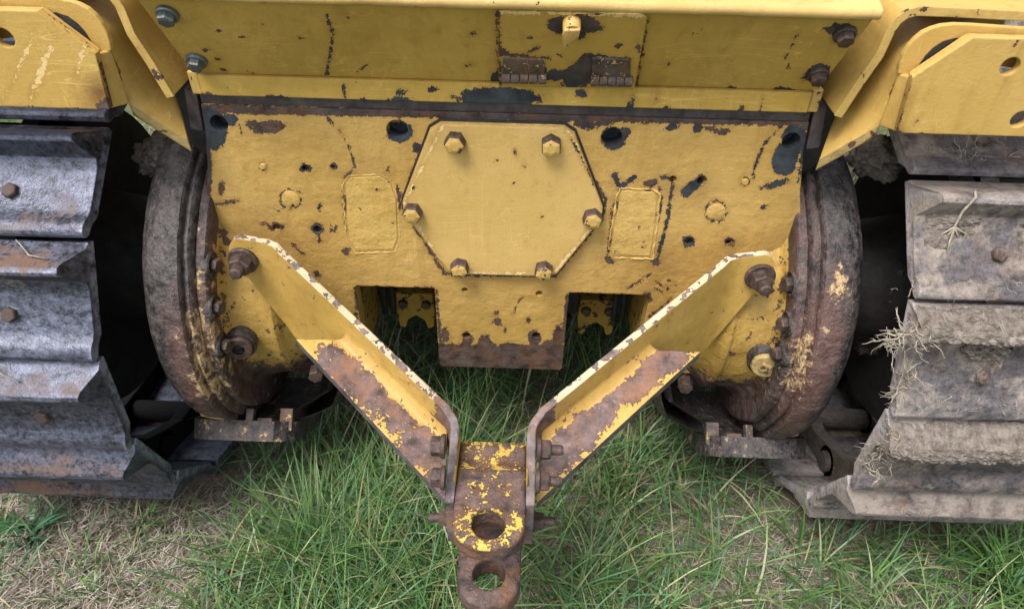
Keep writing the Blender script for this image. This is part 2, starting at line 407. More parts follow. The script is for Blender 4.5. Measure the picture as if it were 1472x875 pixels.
M['shoe_r'] = steel('muddy_track_steel', dark=(.042, .037, .037), light=(.14, .125, .135), dust=(.265, .222, .19), rusty=.43, dusty=.86, metal=.35, rough=.55)
M['mud'] = simple('dried_mud', (.13, .104, .083), (.38, .33, .285), 90, .92, .008, 1., spec=.15)
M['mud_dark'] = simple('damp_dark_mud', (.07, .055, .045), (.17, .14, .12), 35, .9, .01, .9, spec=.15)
M['root'] = simple('pale_dry_root', (.16, .135, .105), (.42, .375, .30), 60, .85, .001, .3, spec=.2)
M['blade'] = bladed('grass_blade', .38, .22)
M['straw'] = bladed('dry_straw', .7, .12)
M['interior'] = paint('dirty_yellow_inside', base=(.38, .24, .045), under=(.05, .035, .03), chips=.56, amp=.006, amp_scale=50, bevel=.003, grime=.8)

# ================================================================== SETTING
GZ = -.075      # ground level (the axle datum is zero)
bm = bmesh.new()
XS = sorted(set([-600, -150, -40, -12, -5, -2.5]+[round(-1.6+i*.05, 3) for i in range(65)]+[2.5, 5, 12, 40, 150, 600]))
YS = sorted(set([-600, -150, -40, -12, -5, -2.2]+[round(-1.2+i*.05, 3) for i in range(45)]+[1.6, 3, 6, 12, 40, 150, 600]))
gv = {}
def ground_z(x, y):
    n = mnoise.noise((x*3.1, y*3.1, 1.7))*.018+mnoise.noise((x*11, y*11, 4.2))*.007
    return GZ+n*max(0, 1-max(abs(x)/2, abs(y)/2))
for x in XS:
    for y in YS: gv[x, y] = bm.verts.new((x, y, ground_z(x, y)))
for a, b in zip(XS, XS[1:]):
    for c, d in zip(YS, YS[1:]): bm.faces.new((gv[a, c], gv[b, c], gv[b, d], gv[a, d]))
g = G('soil_and_far_grass'); co = g.co()
near = g.n('VectorMath', {0: co}, out=1, operation='LENGTH')
soil = g.mix(g.ramp(g.noise(co, 40, 7, .7), .3, .7), (.085, .066, .05), (.27, .22, .165))
far = g.mix(g.ramp(g.noise(co, 3, 6, .7), .3, .7), (.04, .085, .02), (.11, .15, .05))
g.bsdf(g.mix(g.ramp(near, 1.6, 2.6), soil, far), .95, 0, g.bump(g.noise(co, 120, 6, .7), .9, .01), .1)
tag(obj('ground', bm, g.m, smooth=True), kind='structure')

# ================================================================== BULLDOZER
DZ = empty('bulldozer')
tag(DZ, 'yellow crawler bulldozer seen from behind, paint flaking around its rear plate, tracks and hitch', 'bulldozer')

def hexbolt(name, p, d, mat, parent, r_=.0155, h=.014, washer=0, rot=None, dome=.002, stud=0, mat2=None):
    """hex-head bolt standing on point p, axis d"""
    bm = bmesh.new(); z = 0
    if washer:
        lathe_axis(bm, p, d, [(0, 0), (washer, 0), (washer, .004), (washer-.0015, .0055), (0, .0055)], 28); z = .0052
    rot = random.random()*1.05 if rot is None else rot
    lathe_axis(bm, p, d, [(r_*.99, z-.004), (r_, z+.0005), (r_, z+h-.0022), (r_*.9, z+h), (r_*.5, z+h+dome*.3), (0, z+h+dome*.3)], 6, rot)
    if stud: lathe_axis(bm, p, d, [(stud, z+h-.002), (stud, z+h+.012), (stud*.8, z+h+.015), (0, z+h+.015)], 16)
    if mat2 is not None:
        bm.normal_update(); dv = Vector(d).normalized()
        for f in bm.faces: f.material_index = 0 if f.normal.dot(dv) > .6 else 1
        mat = [mat, mat2]
    o = obj(name, bm, mat, parent)
    return o

# ---- rear plate -------------------------------------------------------------
def hole_cut(u, v, rpx, y1=.028, yp=0.):
    p = U(u, v, y=yp)
    r_ = rpx*.00104
    return lambda: cyl_bm(p[0], yp-.02, y1, p[2], r_)
ZT = .735
outline = [(-.413, ZT), (-.418, .69), (-.432, .625), (-.455, .55), (-.455, .30), (-.40, .245), (-.2426, .245), (-.2426, .4215), (-.2386, .4245), (-.1125, .4245), (-.1105, .4215),
           (-.1105, .247), (-.106, .2425), (.106, .2425), (.1105, .247), (.1105, .4215), (.1125, .4245), (.2386, .4245), (.2426, .4215), (.2426, .245), (.40, .245), (.455, .30), (.455, .55), (.432, .625), (.418, .69), (.413, ZT)]
holes = [(315, 178, 12), (1137, 203, 12), (571, 187, 14.5), (879, 198, 14.5), (439, 242, 5), (478, 240, 3.5), (398, 327, 5.5), (456, 330, 6.5), (990, 347, 7), (1048, 348, 5.5),
         (967, 258, 5.5), (1009, 260, 7), (668, 417, 5), (775, 422, 5.5), (670, 482, 7), (771, 482, 7)]
PW = [('l', [(286, 156), (1168, 176)], 13, .35), ('b', 308, 188, 20, 30, 10, 1), ('b', 300, 170, 18, 22, 0, 1), ('b', 332, 172, 12, 9, 0, 1), ('l', [(340, 170), (348, 195)], 2.5, .5),
      ('b', 1128, 228, 19, 26, 15, 1), ('b', 1142, 200, 18, 22, 0, 1), ('l', [(1160, 182), (1147, 262)], 5, .7), ('b', 1115, 265, 20, 5, -18, 1), ('b', 1098, 298, 5, 4, 0, 1),
      ('b', 575, 190, 19, 16, 0, .8), ('b', 882, 199, 18, 17, 0, .8), ('b', 897, 190, 10, 8, 0, .6), ('b', 385, 183, 26, 10, -6, .15), ('b', 362, 178, 8, 6, 0, .1),
      ('l', [(640, 166), (815, 172)], 11, .5), ('l', [(640, 174), (612, 215), (592, 262)], 13, .8), ('l', [(812, 180), (850, 250), (870, 286), (868, 310), (798, 396), (640, 394), (580, 300)], 5, .3), ('l', [(584, 300), (592, 315)], 6, .3),
      ('b', 600, 213, 8, 8, 0, .6), ('b', 843, 178, 18, 8, 5, .5), ('b', 868, 176, 14, 5, 0, .5), ('b', 965, 183, 11, 6, -22, .6), ('b', 1003, 184, 7, 9, 30, .6), ('b', 1028, 187, 14, 4, 10, .3), ('b', 1040, 190, 9, 5, 0, .3),
      ('l', [(466, 164), (488, 188), (505, 218), (510, 240), (498, 254), (492, 268), (497, 330)], 3.4, .2), ('l', [(1122, 182), (1100, 206), (1086, 235), (1082, 258)], 3.6, .9),
      ('r', 418, 286, 15, 2.6, .7), ('r', 1029, 304, 15, 3.4, .6), ('r', 378, 239, 6, 1.4, .2), ('r', 1071, 261, 6, 1.6, .4), ('r', 562, 244, 5, 1.4, .2), ('b', 1030, 306, 6, 2, -20, .2),
      ('b', 439, 242, 9, 7, 0, 1), ('b', 479, 240, 6, 5, 0, .7), ('b', 397, 326, 12, 6, 5, .2), ('b', 384, 322, 8, 3, 10, .2), ('b', 456, 329, 9, 9, 0, .6), ('l', [(457, 335), (459, 349)], 5, .3),
      ('l', [(420, 351), (434, 364)], 4, .3), ('b', 328, 291, 14, 4, -10, .1), ('b', 318, 270, 5, 10, 10, .1), ('b', 459, 297, 3, 8, 0, .8), ('b', 400, 303, 4, 2, 0, .8),
      ('b', 500, 296, 4.5, 12, -15, .5), ('b', 527, 318, 8, 3.5, 35, .6), ('l', [(513, 322), (516, 333)], 3, .1), ('b', 482, 328, 3, 5, 0, .1), ('b', 475, 327, 2, 5, 0, .1), ('b', 549, 327, 2.5, 4, 0, .1), ('b', 456, 394, 6, 4, 30, .2),
      ('l', [(572, 268), (576, 300)], 6, .4), ('b', 498, 361, 6, 5, 0, .2),
      ('l', [(884, 252), (893, 272)], 9, 1), ('l', [(892, 270), (914, 254)], 7, 1), ('b', 936, 263, 10, 6, -12, .0), ('b', 931, 273, 7, 3, -20, .8), ('l', [(950, 255), (968, 258), (964, 285), (959, 318), (950, 352), (944, 378)], 5.5, .8),
      ('l', [(986, 276), (1008, 259)], 15, 1), ('l', [(947, 270), (951, 284), (946, 316)], 5, .7), ('b', 906, 285, 11, 5, -28, 1), ('b', 887, 296, 6, 6, 0, .2), ('l', [(880, 300), (877, 336), (873, 372)], 4, .1), ('b', 876, 374, 7, 5, 20, .3), ('b', 944, 377, 8, 5, 0, .4),
      ('b', 990, 347, 9, 9, 0, .8), ('b', 1048, 348, 8, 7, 0, .3), ('l', [(936, 394), (918, 404), (898, 418)], 3.2, .7), ('l', [(941, 404), (960, 416)], 3.2, .3), ('l', [(942, 413), (952, 421)], 3.2, .3), ('l', [(960, 402), (972, 410)], 2.6, .3),
      ('l', [(934, 455), (955, 438), (968, 425)], 3, .5), ('b', 908, 328, 4, 7, 20, .2), ('b', 922, 313, 4, 3, 0, .2),
      ('l', [(628, 516), (814, 518)], 45, .05), ('b', 640, 482, 6, 12, 0, .1), ('b', 697, 492, 10, 11, 10, .1), ('b', 768, 487, 9, 15, -5, .1), ('b', 803, 484, 9, 18, 10, .1), ('b', 672, 489, 8, 11, 0, .2), ('b', 734, 500, 10, 8, 0, .1), ('b', 787, 495, 8, 6, 0, .1),
      ('b', 715, 463, 7, 5, 20, .1), ('b', 713, 451, 4, 4, 0, .1), ('b', 726, 474, 3, 3, 0, .1), ('b', 760, 460, 4, 4, 0, .1), ('l', [(737, 452), (745, 434), (752, 426)], 1.6, .3),
      ('l', [(627, 418), (633, 490)], 5, .1), ('l', [(816, 424), (811, 490)], 6, .1), ('l', [(511, 413), (513, 462)], 4, .2), ('l', [(508, 412), (626, 414)], 2.5, .3), ('l', [(818, 421), (935, 425)], 2.5, .3), ('b', 930, 428, 8, 8, 0, .2),
      ('l', [(290, 160), (301, 235), (296, 340)], 9, .5), ('b', 306, 330, 6, 8, 0, .1), ('b', 336, 384, 9, 6, 20, .2), ('b', 1100, 430, 9, 9, 0, .1),
      ('s', 895, 285, 42, .5), ('s', 968, 268, 40, .5), ('s', 1006, 272, 44, .55), ('s', 1048, 350, 32, .5), ('s', 456, 330, 26, .4), ('s', 500, 255, 40, .25), ('s', 545, 262, 42, .3), ('s', 375, 345, 55, .3), ('s', 948, 378, 55, .5), ('s', 1130, 350, 55, .6), ('s', 1118, 420, 45, .6), ('s', 1140, 290, 40, .4), ('s', 940, 425, 50, .35), ('s', 300, 300, 40, .3), ('s', 412, 470, 60, .3)]
plate = dense_plate('rear_plate', outline, (0, 0, 0), (1, 0, 0), (0, 0, 1), .032, M['plate'], DZ, res=.0032, cuts=[hole_cut(*h) for h in holes], prims=PW)
tag(plate, 'ochre rear plate with two bottom slots and flaked paint')
# weld beads round the two blanked pads, and plug rings
def weld(pts_px, yp, rad, parent, mat, closed=True):
    P_ = [U(u, v, y=yp) for u, v in pts_px]; out = []
    n = len(P_)
    for i in range(n if closed else n-1):
        a, b = P_[i], P_[(i+1) % n]; k = max(2, int(np.linalg.norm(b-a)/.005))
        for j in range(k): out.append(a+(b-a)*j/k+rng.normal(0, .0009, 3)*[1, .35, 1])
    if closed: out.append(out[0])
    bm = bmesh.new(); tube(bm, out, [rad*(1+.3*math.sin(i*1.3)+random.uniform(-.35, .45)) for i in range(len(out))], 8, not closed)
    return obj('weld_bead', bm, mat, parent, smooth=True)
M['weld'] = paint('ochre_paint_on_weld', chips=.66, amp=.003, bevel=0, lump=.4)
weld([(502, 252), (548, 250), (563, 258), (572, 285), (575, 345), (568, 362), (512, 364), (500, 350), (494, 300), (494, 262)], .0008, .0013, plate, M['weld'])
weld([(890, 270), (940, 272), (948, 280), (944, 330), (938, 372), (880, 370), (874, 362), (882, 310)], .0006, .0017, plate, M['weld'])
# pads themselves, a shade proud
for px in ([(505, 256), (546, 254), (560, 262), (569, 288), (571, 343), (565, 358), (514, 360), (503, 346), (498, 300), (498, 264)], [(893, 274), (938, 276), (944, 283), (940, 330), (934, 368), (883, 366), (878, 360), (886, 312)]):
    bm = bmesh.new(); prism(bm, [U(u, v, y=-.0010) for u, v in px], (0, .003, 0), .0006)
    obj('blanking_pad', bm, M['weld'], plate)
for u, v, r_ in ((418, 286, .0135), (1029, 304, .0135), (378, 239, .0045), (1071, 261, .005)):
    p = U(u, v, y=0); bm = bmesh.new(); lathe_axis(bm, (p[0], .001, p[2]), (0, -1, 0), [(r_, 0), (r_, .0018), (r_*.85, .0026), (0, .003)], 28)
    obj('plug', bm, M['weld'], plate, angle=40)

# ---- hexagonal cover --------------------------------------------------------
cov = [(-.086, .722), (.083, .722), (.098, .712), (.147, .598), (.1475, .578), (.087, .472), (.075, .466), (-.073, .466), (-.085, .472), (-.1475, .578), (-.147, .598), (-.101, .712)]
CW = [('l', [(638, 176), (812, 178), (868, 290), (866, 308), (795, 393), (643, 392), (581, 292), (638, 176)], 3.0, 2), ('b', 741, 218, 2.5, 5, -15, .1), ('b', 754, 238, 2.2, 5, -10, .1), ('b', 738, 262, 2, 2, 0, .1), ('b', 714, 232, 2.5, 1.5, 0, .1), ('b', 779, 312, 2, 2, 0, .1),  # closed pale line: worn rim with its bright highlight painted in
      ('l', [(822, 200), (845, 245), (858, 272)], 4, .4), ('b', 594, 270, 3, 2, 0, 0)]
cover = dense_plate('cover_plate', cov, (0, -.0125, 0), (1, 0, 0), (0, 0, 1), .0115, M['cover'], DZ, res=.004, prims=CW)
tag(cover, 'hexagonal bolted cover plate')
bm = bmesh.new(); cc = np.array([0, .594]); prism(bm, [(cc[0]+(p[0]-cc[0])*1.022, -.002, cc[1]+(p[1]-cc[1])*1.026) for p in cov], (0, .0035, 0))
obj('gasket', bm, M['black'], cover)
for x, z in ((-.0658, .6995), (.0658, .6995), (-.1329, .5825), (.1329, .5825), (-.0658, .4833), (.0658, .4833)):
    hexbolt('bolt', (x, -.0127, z), (random.uniform(-.03, .03), -1, random.uniform(-.03, .03)), M['bolt'], cover, .0147, .0165, dome=.006, mat2=M['rust'], washer=.0)

# ---- seam, strip and overhanging upper panel --------------------------------
bm = bmesh.new(); box(bm, -.414, .414, .004, .05, ZT-.004, .752, .002); obj('seam_bar', bm, M['seam'], DZ)
SW = [('l', [(288, 149), (1168, 170)], 5, .4), ('b', 718, 140, 62, 15, 1, 1), ('b', 690, 146, 30, 8, 0, 1), ('b', 835, 134, 8, 6, 0, 1), ('b', 577, 133, 7, 4, 0, 1), ('b', 575, 146, 20, 7, 0, .9), ('l', [(494, 122), (496, 146)], 5, .8), ('b', 522, 145, 6, 6, 0, .8),
      ('b', 623, 129, 7, 4, 0, 1), ('b', 395, 142, 18, 5, 0, .8), ('b', 300, 141, 14, 8, 20, .3), ('b', 905, 152, 6, 5, -20, .8), ('b', 910, 148, 3, 8, 0, .8), ('b', 957, 157, 5, 5, 0, .8), ('b', 1065, 160, 4, 7, 10, .3), ('l', [(1097, 143), (1090, 165)], 3, .3), ('b', 440, 150, 30, 3, 0, .4), ('b', 1000, 164, 40, 3, 0, .4)]
strip = dense_plate('lower_rail', [(-.402, .7535), (.402, .7535), (.402, .781), (-.402, .781)], (0, -.010, 0), (1, 0, 0), (0, 0, 1), .05, M['panel'], DZ, res=.0035, prims=SW)
pt0, pb0 = np.array([0, -.0706, .8992]), np.array([0, -.004, .7815])
pez = (pt0-pb0); PH = float(np.linalg.norm(pez)); pez /= PH; pny = np.cross(pez, (1, 0, 0))
def on_panel(u, v, off=0.): return UP_(u, v, pb0-pny*off, pny)
UW = [('l', [(469, 23), (477, 42), (478, 58), (474, 78), (470, 108), (460, 112)], 4.5, .8), ('l', [(288, 118), (1178, 138)], 3.5, .1), ('b', 1206, 42, 20, 9, -8, .5), ('b', 1218, 48, 12, 12, 0, .4), ('b', 1172, 104, 20, 9, -25, .6), ('b', 1128, 131, 18, 7, 0, .6), ('b', 1050, 130, 8, 6, 0, .9), ('l', [(905, 128), (1110, 134)], 5, .5),
      ('l', [(720, 128), (714, 22), (718, 14)], 4, .3), ('l', [(932, 24), (914, 130)], 4.5, .3), ('b', 714, 114, 9, 14, 10, 1), ('b', 702, 122, 10, 6, 0, 1), ('l', [(1140, 62), (1128, 84)], 3.2, .2), ('l', [(1147, 48), (1140, 58)], 2.5, .2), ('b', 1132, 95, 2.5, 4, 0, .2), ('l', [(513, 105), (530, 92)], 1.8, .2), ('b', 313, 45, 4, 2.5, 0, .2), ('b', 312, 85, 5, 3, 0, .1), ('b', 322, 102, 5, 3, 20, .1), ('b', 297, 72, 4, 2, 0, .1), ('b', 432, 54, 6, 1.5, 10, .2),  # first two lines paint the shadow gap beside the door
      ('b', 676, 93, 5, 2, -10, .1), ('b', 680, 49, 4, 2, -10, .1), ('l', [(992, 55), (1000, 48)], 2, .2), ('b', 1010, 45, 2, 3, 0, .2), ('b', 962, 92, 2, 3, 10, .2)]
panel = dense_plate('upper_panel', [(-.409, 0), (.409, 0), (.4195, PH), (-.4195, PH)], pb0, (1, 0, 0), pez, .012, M['panel'], DZ, res=.0042, prims=UW)
tag(panel, 'leaning upper panel with fine scratches')
# rolled lip and ledge on top of the panel
bm = bmesh.new()
prof = [(-.060, .8975), (-.076, .8965), (-.0805, .899), (-.082, .904), (-.080, .909), (-.072, .9125), (-.058, .915), (.10, .942), (.10, .897)]
NX = 120; rows = []
for i in range(NX+1):
    x = -.421+.842*i/NX; wv = .0012*math.sin(x*31)+.0008*math.sin(x*77+1)
    rows.append([bm.verts.new((x, y-wv, z+wv*.6)) for y, z in prof])
for a, b in zip(rows, rows[1:]):
    for k in range(len(prof)-1): bm.faces.new((a[k], a[k+1], b[k+1], b[k]))
bm.faces.new(rows[0]); bm.faces.new(rows[-1][::-1]); bmesh.ops.recalc_face_normals(bm, faces=bm.faces[:])
obj('rolled_lip', bm, M['lip'], DZ, angle=50)

# access door in the panel
on = lambda u, v: on_panel(u, v, .009)
def pl2(p): d = p-pb0; return (d[0], d@pez)
dpoly = [pl2(on(u, v)) for u, v in ((717, 124), (716, 24), (721, 17), (924, 21), (930, 27), (912, 128))]
dc = np.mean(dpoly, 0)
DW = [('b', 806, 36, 20, 13, 0, .5), ('b', 842, 34, 24, 12, 20, .5), ('b', 834, 50, 9, 8, 0, .5), ('b', 848, 100, 34, 20, -18, .55), ('b', 846, 88, 14, 12, 0, .5), ('b', 800, 108, 26, 8, 0, .6), ('b', 764, 100, 22, 8, 0, .6), ('b', 880, 102, 30, 9, 0, .6), ('b', 826, 118, 20, 10, 0, .6), ('l', [(717, 22), (720, 122)], 4, .1), ('l', [(722, 79), (790, 84)], 4, .1), ('b', 768, 72, 10, 2.5, -20, .1), ('b', 801, 80, 5, 2, 0, .1), ('b', 889, 66, 5, 4, 0, .1), ('b', 918, 68, 4, 6, 0, .1), ('l', [(718, 18), (928, 23)], 4, 2), ('b', 860, 20, 5, 3, 0, .1), ('b', 762, 55, 4, 2, 0, .1), ('b', 724, 76, 7, 6, 10, .1), ('l', [(850, 83), (905, 86)], 4, .4)]  # pale line paints the lit top edge; the rest is chipped paint
door = dense_plate('access_door', dpoly, pb0-pny*.0085, (1, 0, 0), pez, .0075, M['panel'], panel, res=.0028, prims=DW)
for ua, ub, vv in ((721, 786, 112), (849, 909, 116)):
    a, b = on_panel(ua, vv, .012), on_panel(ub, vv+1, .012); bm = bmesh.new(); d = b-a
    for k in range(5):
        s0, s1 = a+d*(k/5+.004), a+d*((k+1)/5-.004); tube(bm, [s0, s0+(s1-s0)*.06, s1-(s1-s0)*.06, s1], [.0062, .0072, .0072, .0062], 14)
    lo = [pl2(on_panel(u, v, .009)) for u, v in ((ua+2, 82), (ub-3, 84), (ub-3, 112), (ua+2, 110))]
    prism(bm, [pb0+np.array([1, 0, 0])*p[0]+pez*p[1]-pny*.0117 for p in lo], pny*.004, .0008)
    obj('hinge', bm, M['hinge'], panel, angle=40)
p = on_panel(822, 32, .009); bm = bmesh.new()
lathe_axis(bm, p, tuple(-pny), [(.0105, -.001), (.0105, .010), (.009, .0135), (0, .0145)], 24)
prism(bm, [p+np.array([1, 0, 0])*a+pez*b-pny*.011 for a, b in ((-.009, .005), (.0095, .006), (.0085, -.007), (-.006, -.028), (-.0085, -.025), (-.0105, -.004))], -pny*.006, .0015)
obj('latch', bm, M['bolt'], panel, angle=35)
for u, v, mt in ((241, 19, 'zinc'), (283, 86, 'zinc'), (1214, 48, 'rust'), (1176, 106, 'rust')):
    hexbolt('bolt', on_panel(u, v, .0005), -pny, M[mt], panel, .0102, .009, washer=.0132)

# ---- fenders: arched sheet, box end, inner bracket (mirrored) ----------------
def sheet(name, rim, y0, y1, th, mat, parent, nrm_in, sub=1):
    """profile rim [(x,z)] swept from y0 to y1, thickness th to the side nrm_in"""
    R_ = [np.array(p) for p in rim]; n = len(R_); off = []
    for i in range(n):
        t = R_[min(i+1, n-1)]-R_[max(i-1, 0)]; t = t/np.linalg.norm(t); off.append(R_[i]+th*nrm_in*np.array([-t[1], t[0]]))
    bm = bmesh.new(); poly = R_+off[::-1]
    cols = []
    ys = np.linspace(y0, y1, 9)
    for y in ys: cols.append([bm.verts.new((p[0], y, p[1])) for p in poly])
    for a, b in zip(cols, cols[1:]):
        for k in range(len(poly)): bm.faces.new((a[k], b[k], b[(k+1) % len(poly)], a[(k+1) % len(poly)]))
    bm.faces.new(cols[0]); bm.faces.new(cols[-1][::-1]); bmesh.ops.recalc_face_normals(bm, faces=bm.faces[:])
    return obj(name, bm, mat, parent, angle=38)
M['rim'] = paint('worn_fender_rim', base=(.50, .34, .10), chips=.60, amp=.004, bevel=.002, lump=.15)
for s in (-1, 1):
    dy = 0
    # arched mudguard sheet: leg beside the panel, round shoulder, flat top over the track
    def S3(p): return (s*abs(p[0]), p[1], p[2])
    rimpx = [(1209, 168), (1239, 122), (1269, 80), (1279, 58), (1286, 43), (1294, 32), (1304, 24.5), (1318, 21.5), (1358, 23), (1472, 29)]
    rim3 = [U(u, v, y=-.036) for u, v in rimpx]
    prof = [(q[0], q[2]) for q in rim3]; prof += [(prof[-1][0]+.15, prof[-1][1]+.001), (1.02, prof[-1][1]+.002)]
    sh = sheet('mudguard', [(s*x, z) for x, z in prof], -.036, .030, .0095, M['fender'], DZ, s)
    sheet('rim', [(s*x, z-.0004) for x, z in prof], -.0392, -.0362, .0105, M['rim'], sh, s)
    # box end above the track
    poly = [(q[0], q[2]) for q in (U(u, v, y=-.09) for u, v in ((1399, 55), (1312, 112), (1290, 191)))]
    zt, zb = poly[0][1], poly[2][1]; poly += [(1.0, zb), (1.0, zt)]
    if s < 0: poly = [(-a, b) for a, b in poly][::-1]
    FW = [('l', [(0, 156), (168, 161)], 4, .1), ('s', 145, 135, 44, 1.5), ('s', 158, 152, 34, 1.6), ('b', 158, 148, 9, 14, 0, .1), ('b', 146, 152, 9, 6, 0, .1), ('l', [(142, 78), (166, 158)], 3.5, .1), ('l', [(60, 16), (141, 76)], 3, .1), ('b', 80, 92, 2, 2, 0, .1), ('b', 60, 100, 14, 40, 20, 2), ('b', 30, 90, 6, 30, 25, 2), ('b', 120, 70, 8, 40, 15, 2), ('l', [(1288, 193), (1472, 201)], 3, .1), ('l', [(1308, 110), (1289, 192)], 4, .1), ('l', [(1330, 142), (1342, 125)], 2, .3), ('l', [(1312, 182), (1326, 166)], 2, .3), ('l', [(1453, 74), (1462, 60)], 2.5, .2), ('s', 1292, 186, 18, .8)]
    FW = [q for q in FW if ((q[1][0][0] if isinstance(q[1], list) else q[1]) < 700) == (s < 0)]
    FW = [(q[:3]+(q[3]*.35,)+q[4:]) if (q[0] == 'b' and q[-1] == 2) else q for q in FW]
    hx = ([(1452, 96, 12), (1466, 172, 12)] if s > 0 else [(6, 55, 13), (-30, 130, 12)])
    def slot(h):
        p = U(h[0], h[1], y=-.09)
        return lambda: cyl_bm(p[0], -.01, .03, p[2], h[2]*.00091)
    fx = dense_plate('fender_end', poly, (0, -.090, 0), (1, 0, 0), (0, 0, 1), .010, M['fender'], DZ, res=.005, cuts=[slot(h) for h in hx], prims=FW)
    # chamfer and flared side return
    P1, P2, P3 = (U(u, v, y=-.0805) for u, v in ((1398, 55), (1313, 112), (1291, 190)))
    bm = bmesh.new()
    prism(bm, [S3(q) for q in (P1, P2, P2+np.array([.006, 0, -.008]), P1+np.array([.003, 0, -.009]))], (0, .016, 0), .0012)
    prism(bm, [S3(q) for q in (P1, P1+np.array([.45, 0, 0]), P1+np.array([.45, 0, -.009]), P1+np.array([.003, 0, -.009]))], (0, .016, 0), .0012)
    Q2, Q3 = U(1291, 106, y=-.058), U(1263, 181, y=-.058)
    prism(bm, [S3(q) for q in (P2, Q2, Q3, P3)], (s*.008, .006, 0), .0012)
    obj('fender_return', bm, M['fender'], fx)
    # rounded arch plate behind the box, a black patch painting the dark of its long slot
    ap = [U(u, v, y=-.062) for u, v in ((1291, 106), (1293, 95), (1298, 80), (1306, 67), (1316, 56), (1327, 47), (1340, 41), (1354, 37), (1372, 35), (1400, 36), (1472, 41), (1600, 48), (1600, 120), (1400, 90), (1325, 118))]
    bm = bmesh.new(); prism(bm, [S3(q) for q in ap], (0, .008, 0), .001); obj('arch_plate', bm, M['fender'], fx)
    bm = bmesh.new(); prism(bm, [S3(U(u, v, y=-.0632)) for u, v in ((1322, 93), (1331, 80), (1342, 69), (1356, 60), (1374, 55), (1380, 56), (1350, 76))], (0, .002, 0)); obj('slot_dark_patch', bm, M['black'], fx)
    # inner sloping bracket from the box down to the main frame
    ctrl = [((1178, 229, -.040), (1265, 180, -.050)), ((1196, 178, .015), (1279, 145, -.050)), ((1222, 120, .045), (1293, 105, -.050)), ((1252, 60, .06), (1302, 78, -.045)), ((1290, 10, .07), (1345, 38, -.030)), ((1345, -25, .08), (1450, 20, .020))]
    bm = bmesh.new(); top, bot = [], []
    NA, NB = 16, 10
    for i in range(NA+1):
        f = i/NA*(len(ctrl)-1); k = min(int(f), len(ctrl)-2); f -= k
        a0, a1 = U(ctrl[k][0][0], ctrl[k][0][1], y=ctrl[k][0][2]), U(ctrl[k+1][0][0], ctrl[k+1][0][1], y=ctrl[k+1][0][2])
        b0, b1 = U(ctrl[k][1][0], ctrl[k][1][1], y=ctrl[k][1][2]), U(ctrl[k+1][1][0], ctrl[k+1][1][1], y=ctrl[k+1][1][2])
        L_, R_ = a0+(a1-a0)*f, b0+(b1-b0)*f
        row = [L_+(R_-L_)*j/NB+np.array([0, 1, 0])*.010*min(1, i/NA*2)*math.sin(math.pi*j/NB) for j in range(NB+1)]
        top.append([bm.verts.new(S3(q)) for q in row]); bot.append([bm.verts.new(S3(q+np.array([.0, .001, -.0175]))) for q in row])
    for Ls in (top, bot):
        for a, b in zip(Ls, Ls[1:]):
            for k in range(NB): bm.faces.new((a[k], a[k+1], b[k+1], b[k]))
    for k in range(NB):
        for e in (0, -1): bm.faces.new((top[e][k], top[e][k+1], bot[e][k+1], bot[e][k])).material_index = 1
    for a, b, c, d in zip(top, top[1:], bot, bot[1:]):
        for e in (0, -1): bm.faces.new((a[e], b[e], d[e], c[e]))
    bmesh.ops.recalc_face_normals(bm, faces=bm.faces[:]); obj('fender_bracket', bm, [M['fender'], M['dull']], DZ, angle=40)
    # dark cheek of the main frame between plate and bracket
    bm = bmesh.new(); prism(bm, [(s*.4175, .006, .755), (s*.437, .012, .752), (s*.445, .012, .69), (s*.4235, .006, .69)], (0, .25, 0), .003); obj('frame_cheek', bm, M['seam'], DZ)
    bm = bmesh.new(); box(bm, *sorted((s*.425, s*.487)), .055, .075, .56, .775, .002); obj('frame_web', bm, M['black'], DZ)
    bm = bmesh.new(); box(bm, *sorted((s*.4035, s*.4175)), -.006, .03, .752, .784, .002); obj('rail_stop', bm, M['rim'], DZ)

# ---- final drives and axle cases (lathed about the axle) ---------------------
AY, AZ = .14, .364
def axle_lathe(name, s, prof, mat, parent, seg=96, attr=None, a0=0, a1=2*math.pi, closed=True, rough_=0.):
    V, F = [], []
    full = abs(a1-a0-2*math.pi) < 1e-6; n = seg if full else seg+1
    for x, r_ in prof:
        for i in range(n):
            a = a0+(a1-a0)*i/seg
            V.append((s*x, AY-r_*math.cos(a), AZ+r_*math.sin(a)))
    for k in range(len(prof)-1):
        for i in range(seg):
            j = (i+1) % n
            q = (k*n+i, k*n+j, (k+1)*n+j, (k+1)*n+i)
            F.append(q if s > 0 else q[::-1])
    if rough_:
        V = [(x+rough_*.5*mnoise.noise((x*17, y*17, z*17)), y, z) if False else tuple(np.array((x, y, z))*1.0+np.array((0, y-AY, z-AZ))/max(.05, math.hypot(y-AY, z-AZ))*rough_*(mnoise.noise((x*22, y*22, z*22))+.5*mnoise.noise((x*60, y*60, z*60)))) for x, y, z in V]
    me = bpy.data.meshes.new(name); me.from_pydata(V, [], F); me.update()
    W = verts_np(me)
    if attr is not None:
        sd, tn, st = attr(W); set_wear(me, sd, tn, st)
    return mobj(name, me, mat, parent, angle=42)
def smooth_prof(pts, k=6):
    out = []
    for i in range(len(pts)-1):
        for j in range(k):
            t = j/k; out.append(tuple(np.array(pts[i])*(1-t)+np.array(pts[i+1])*t))
    return out+[pts[-1]]
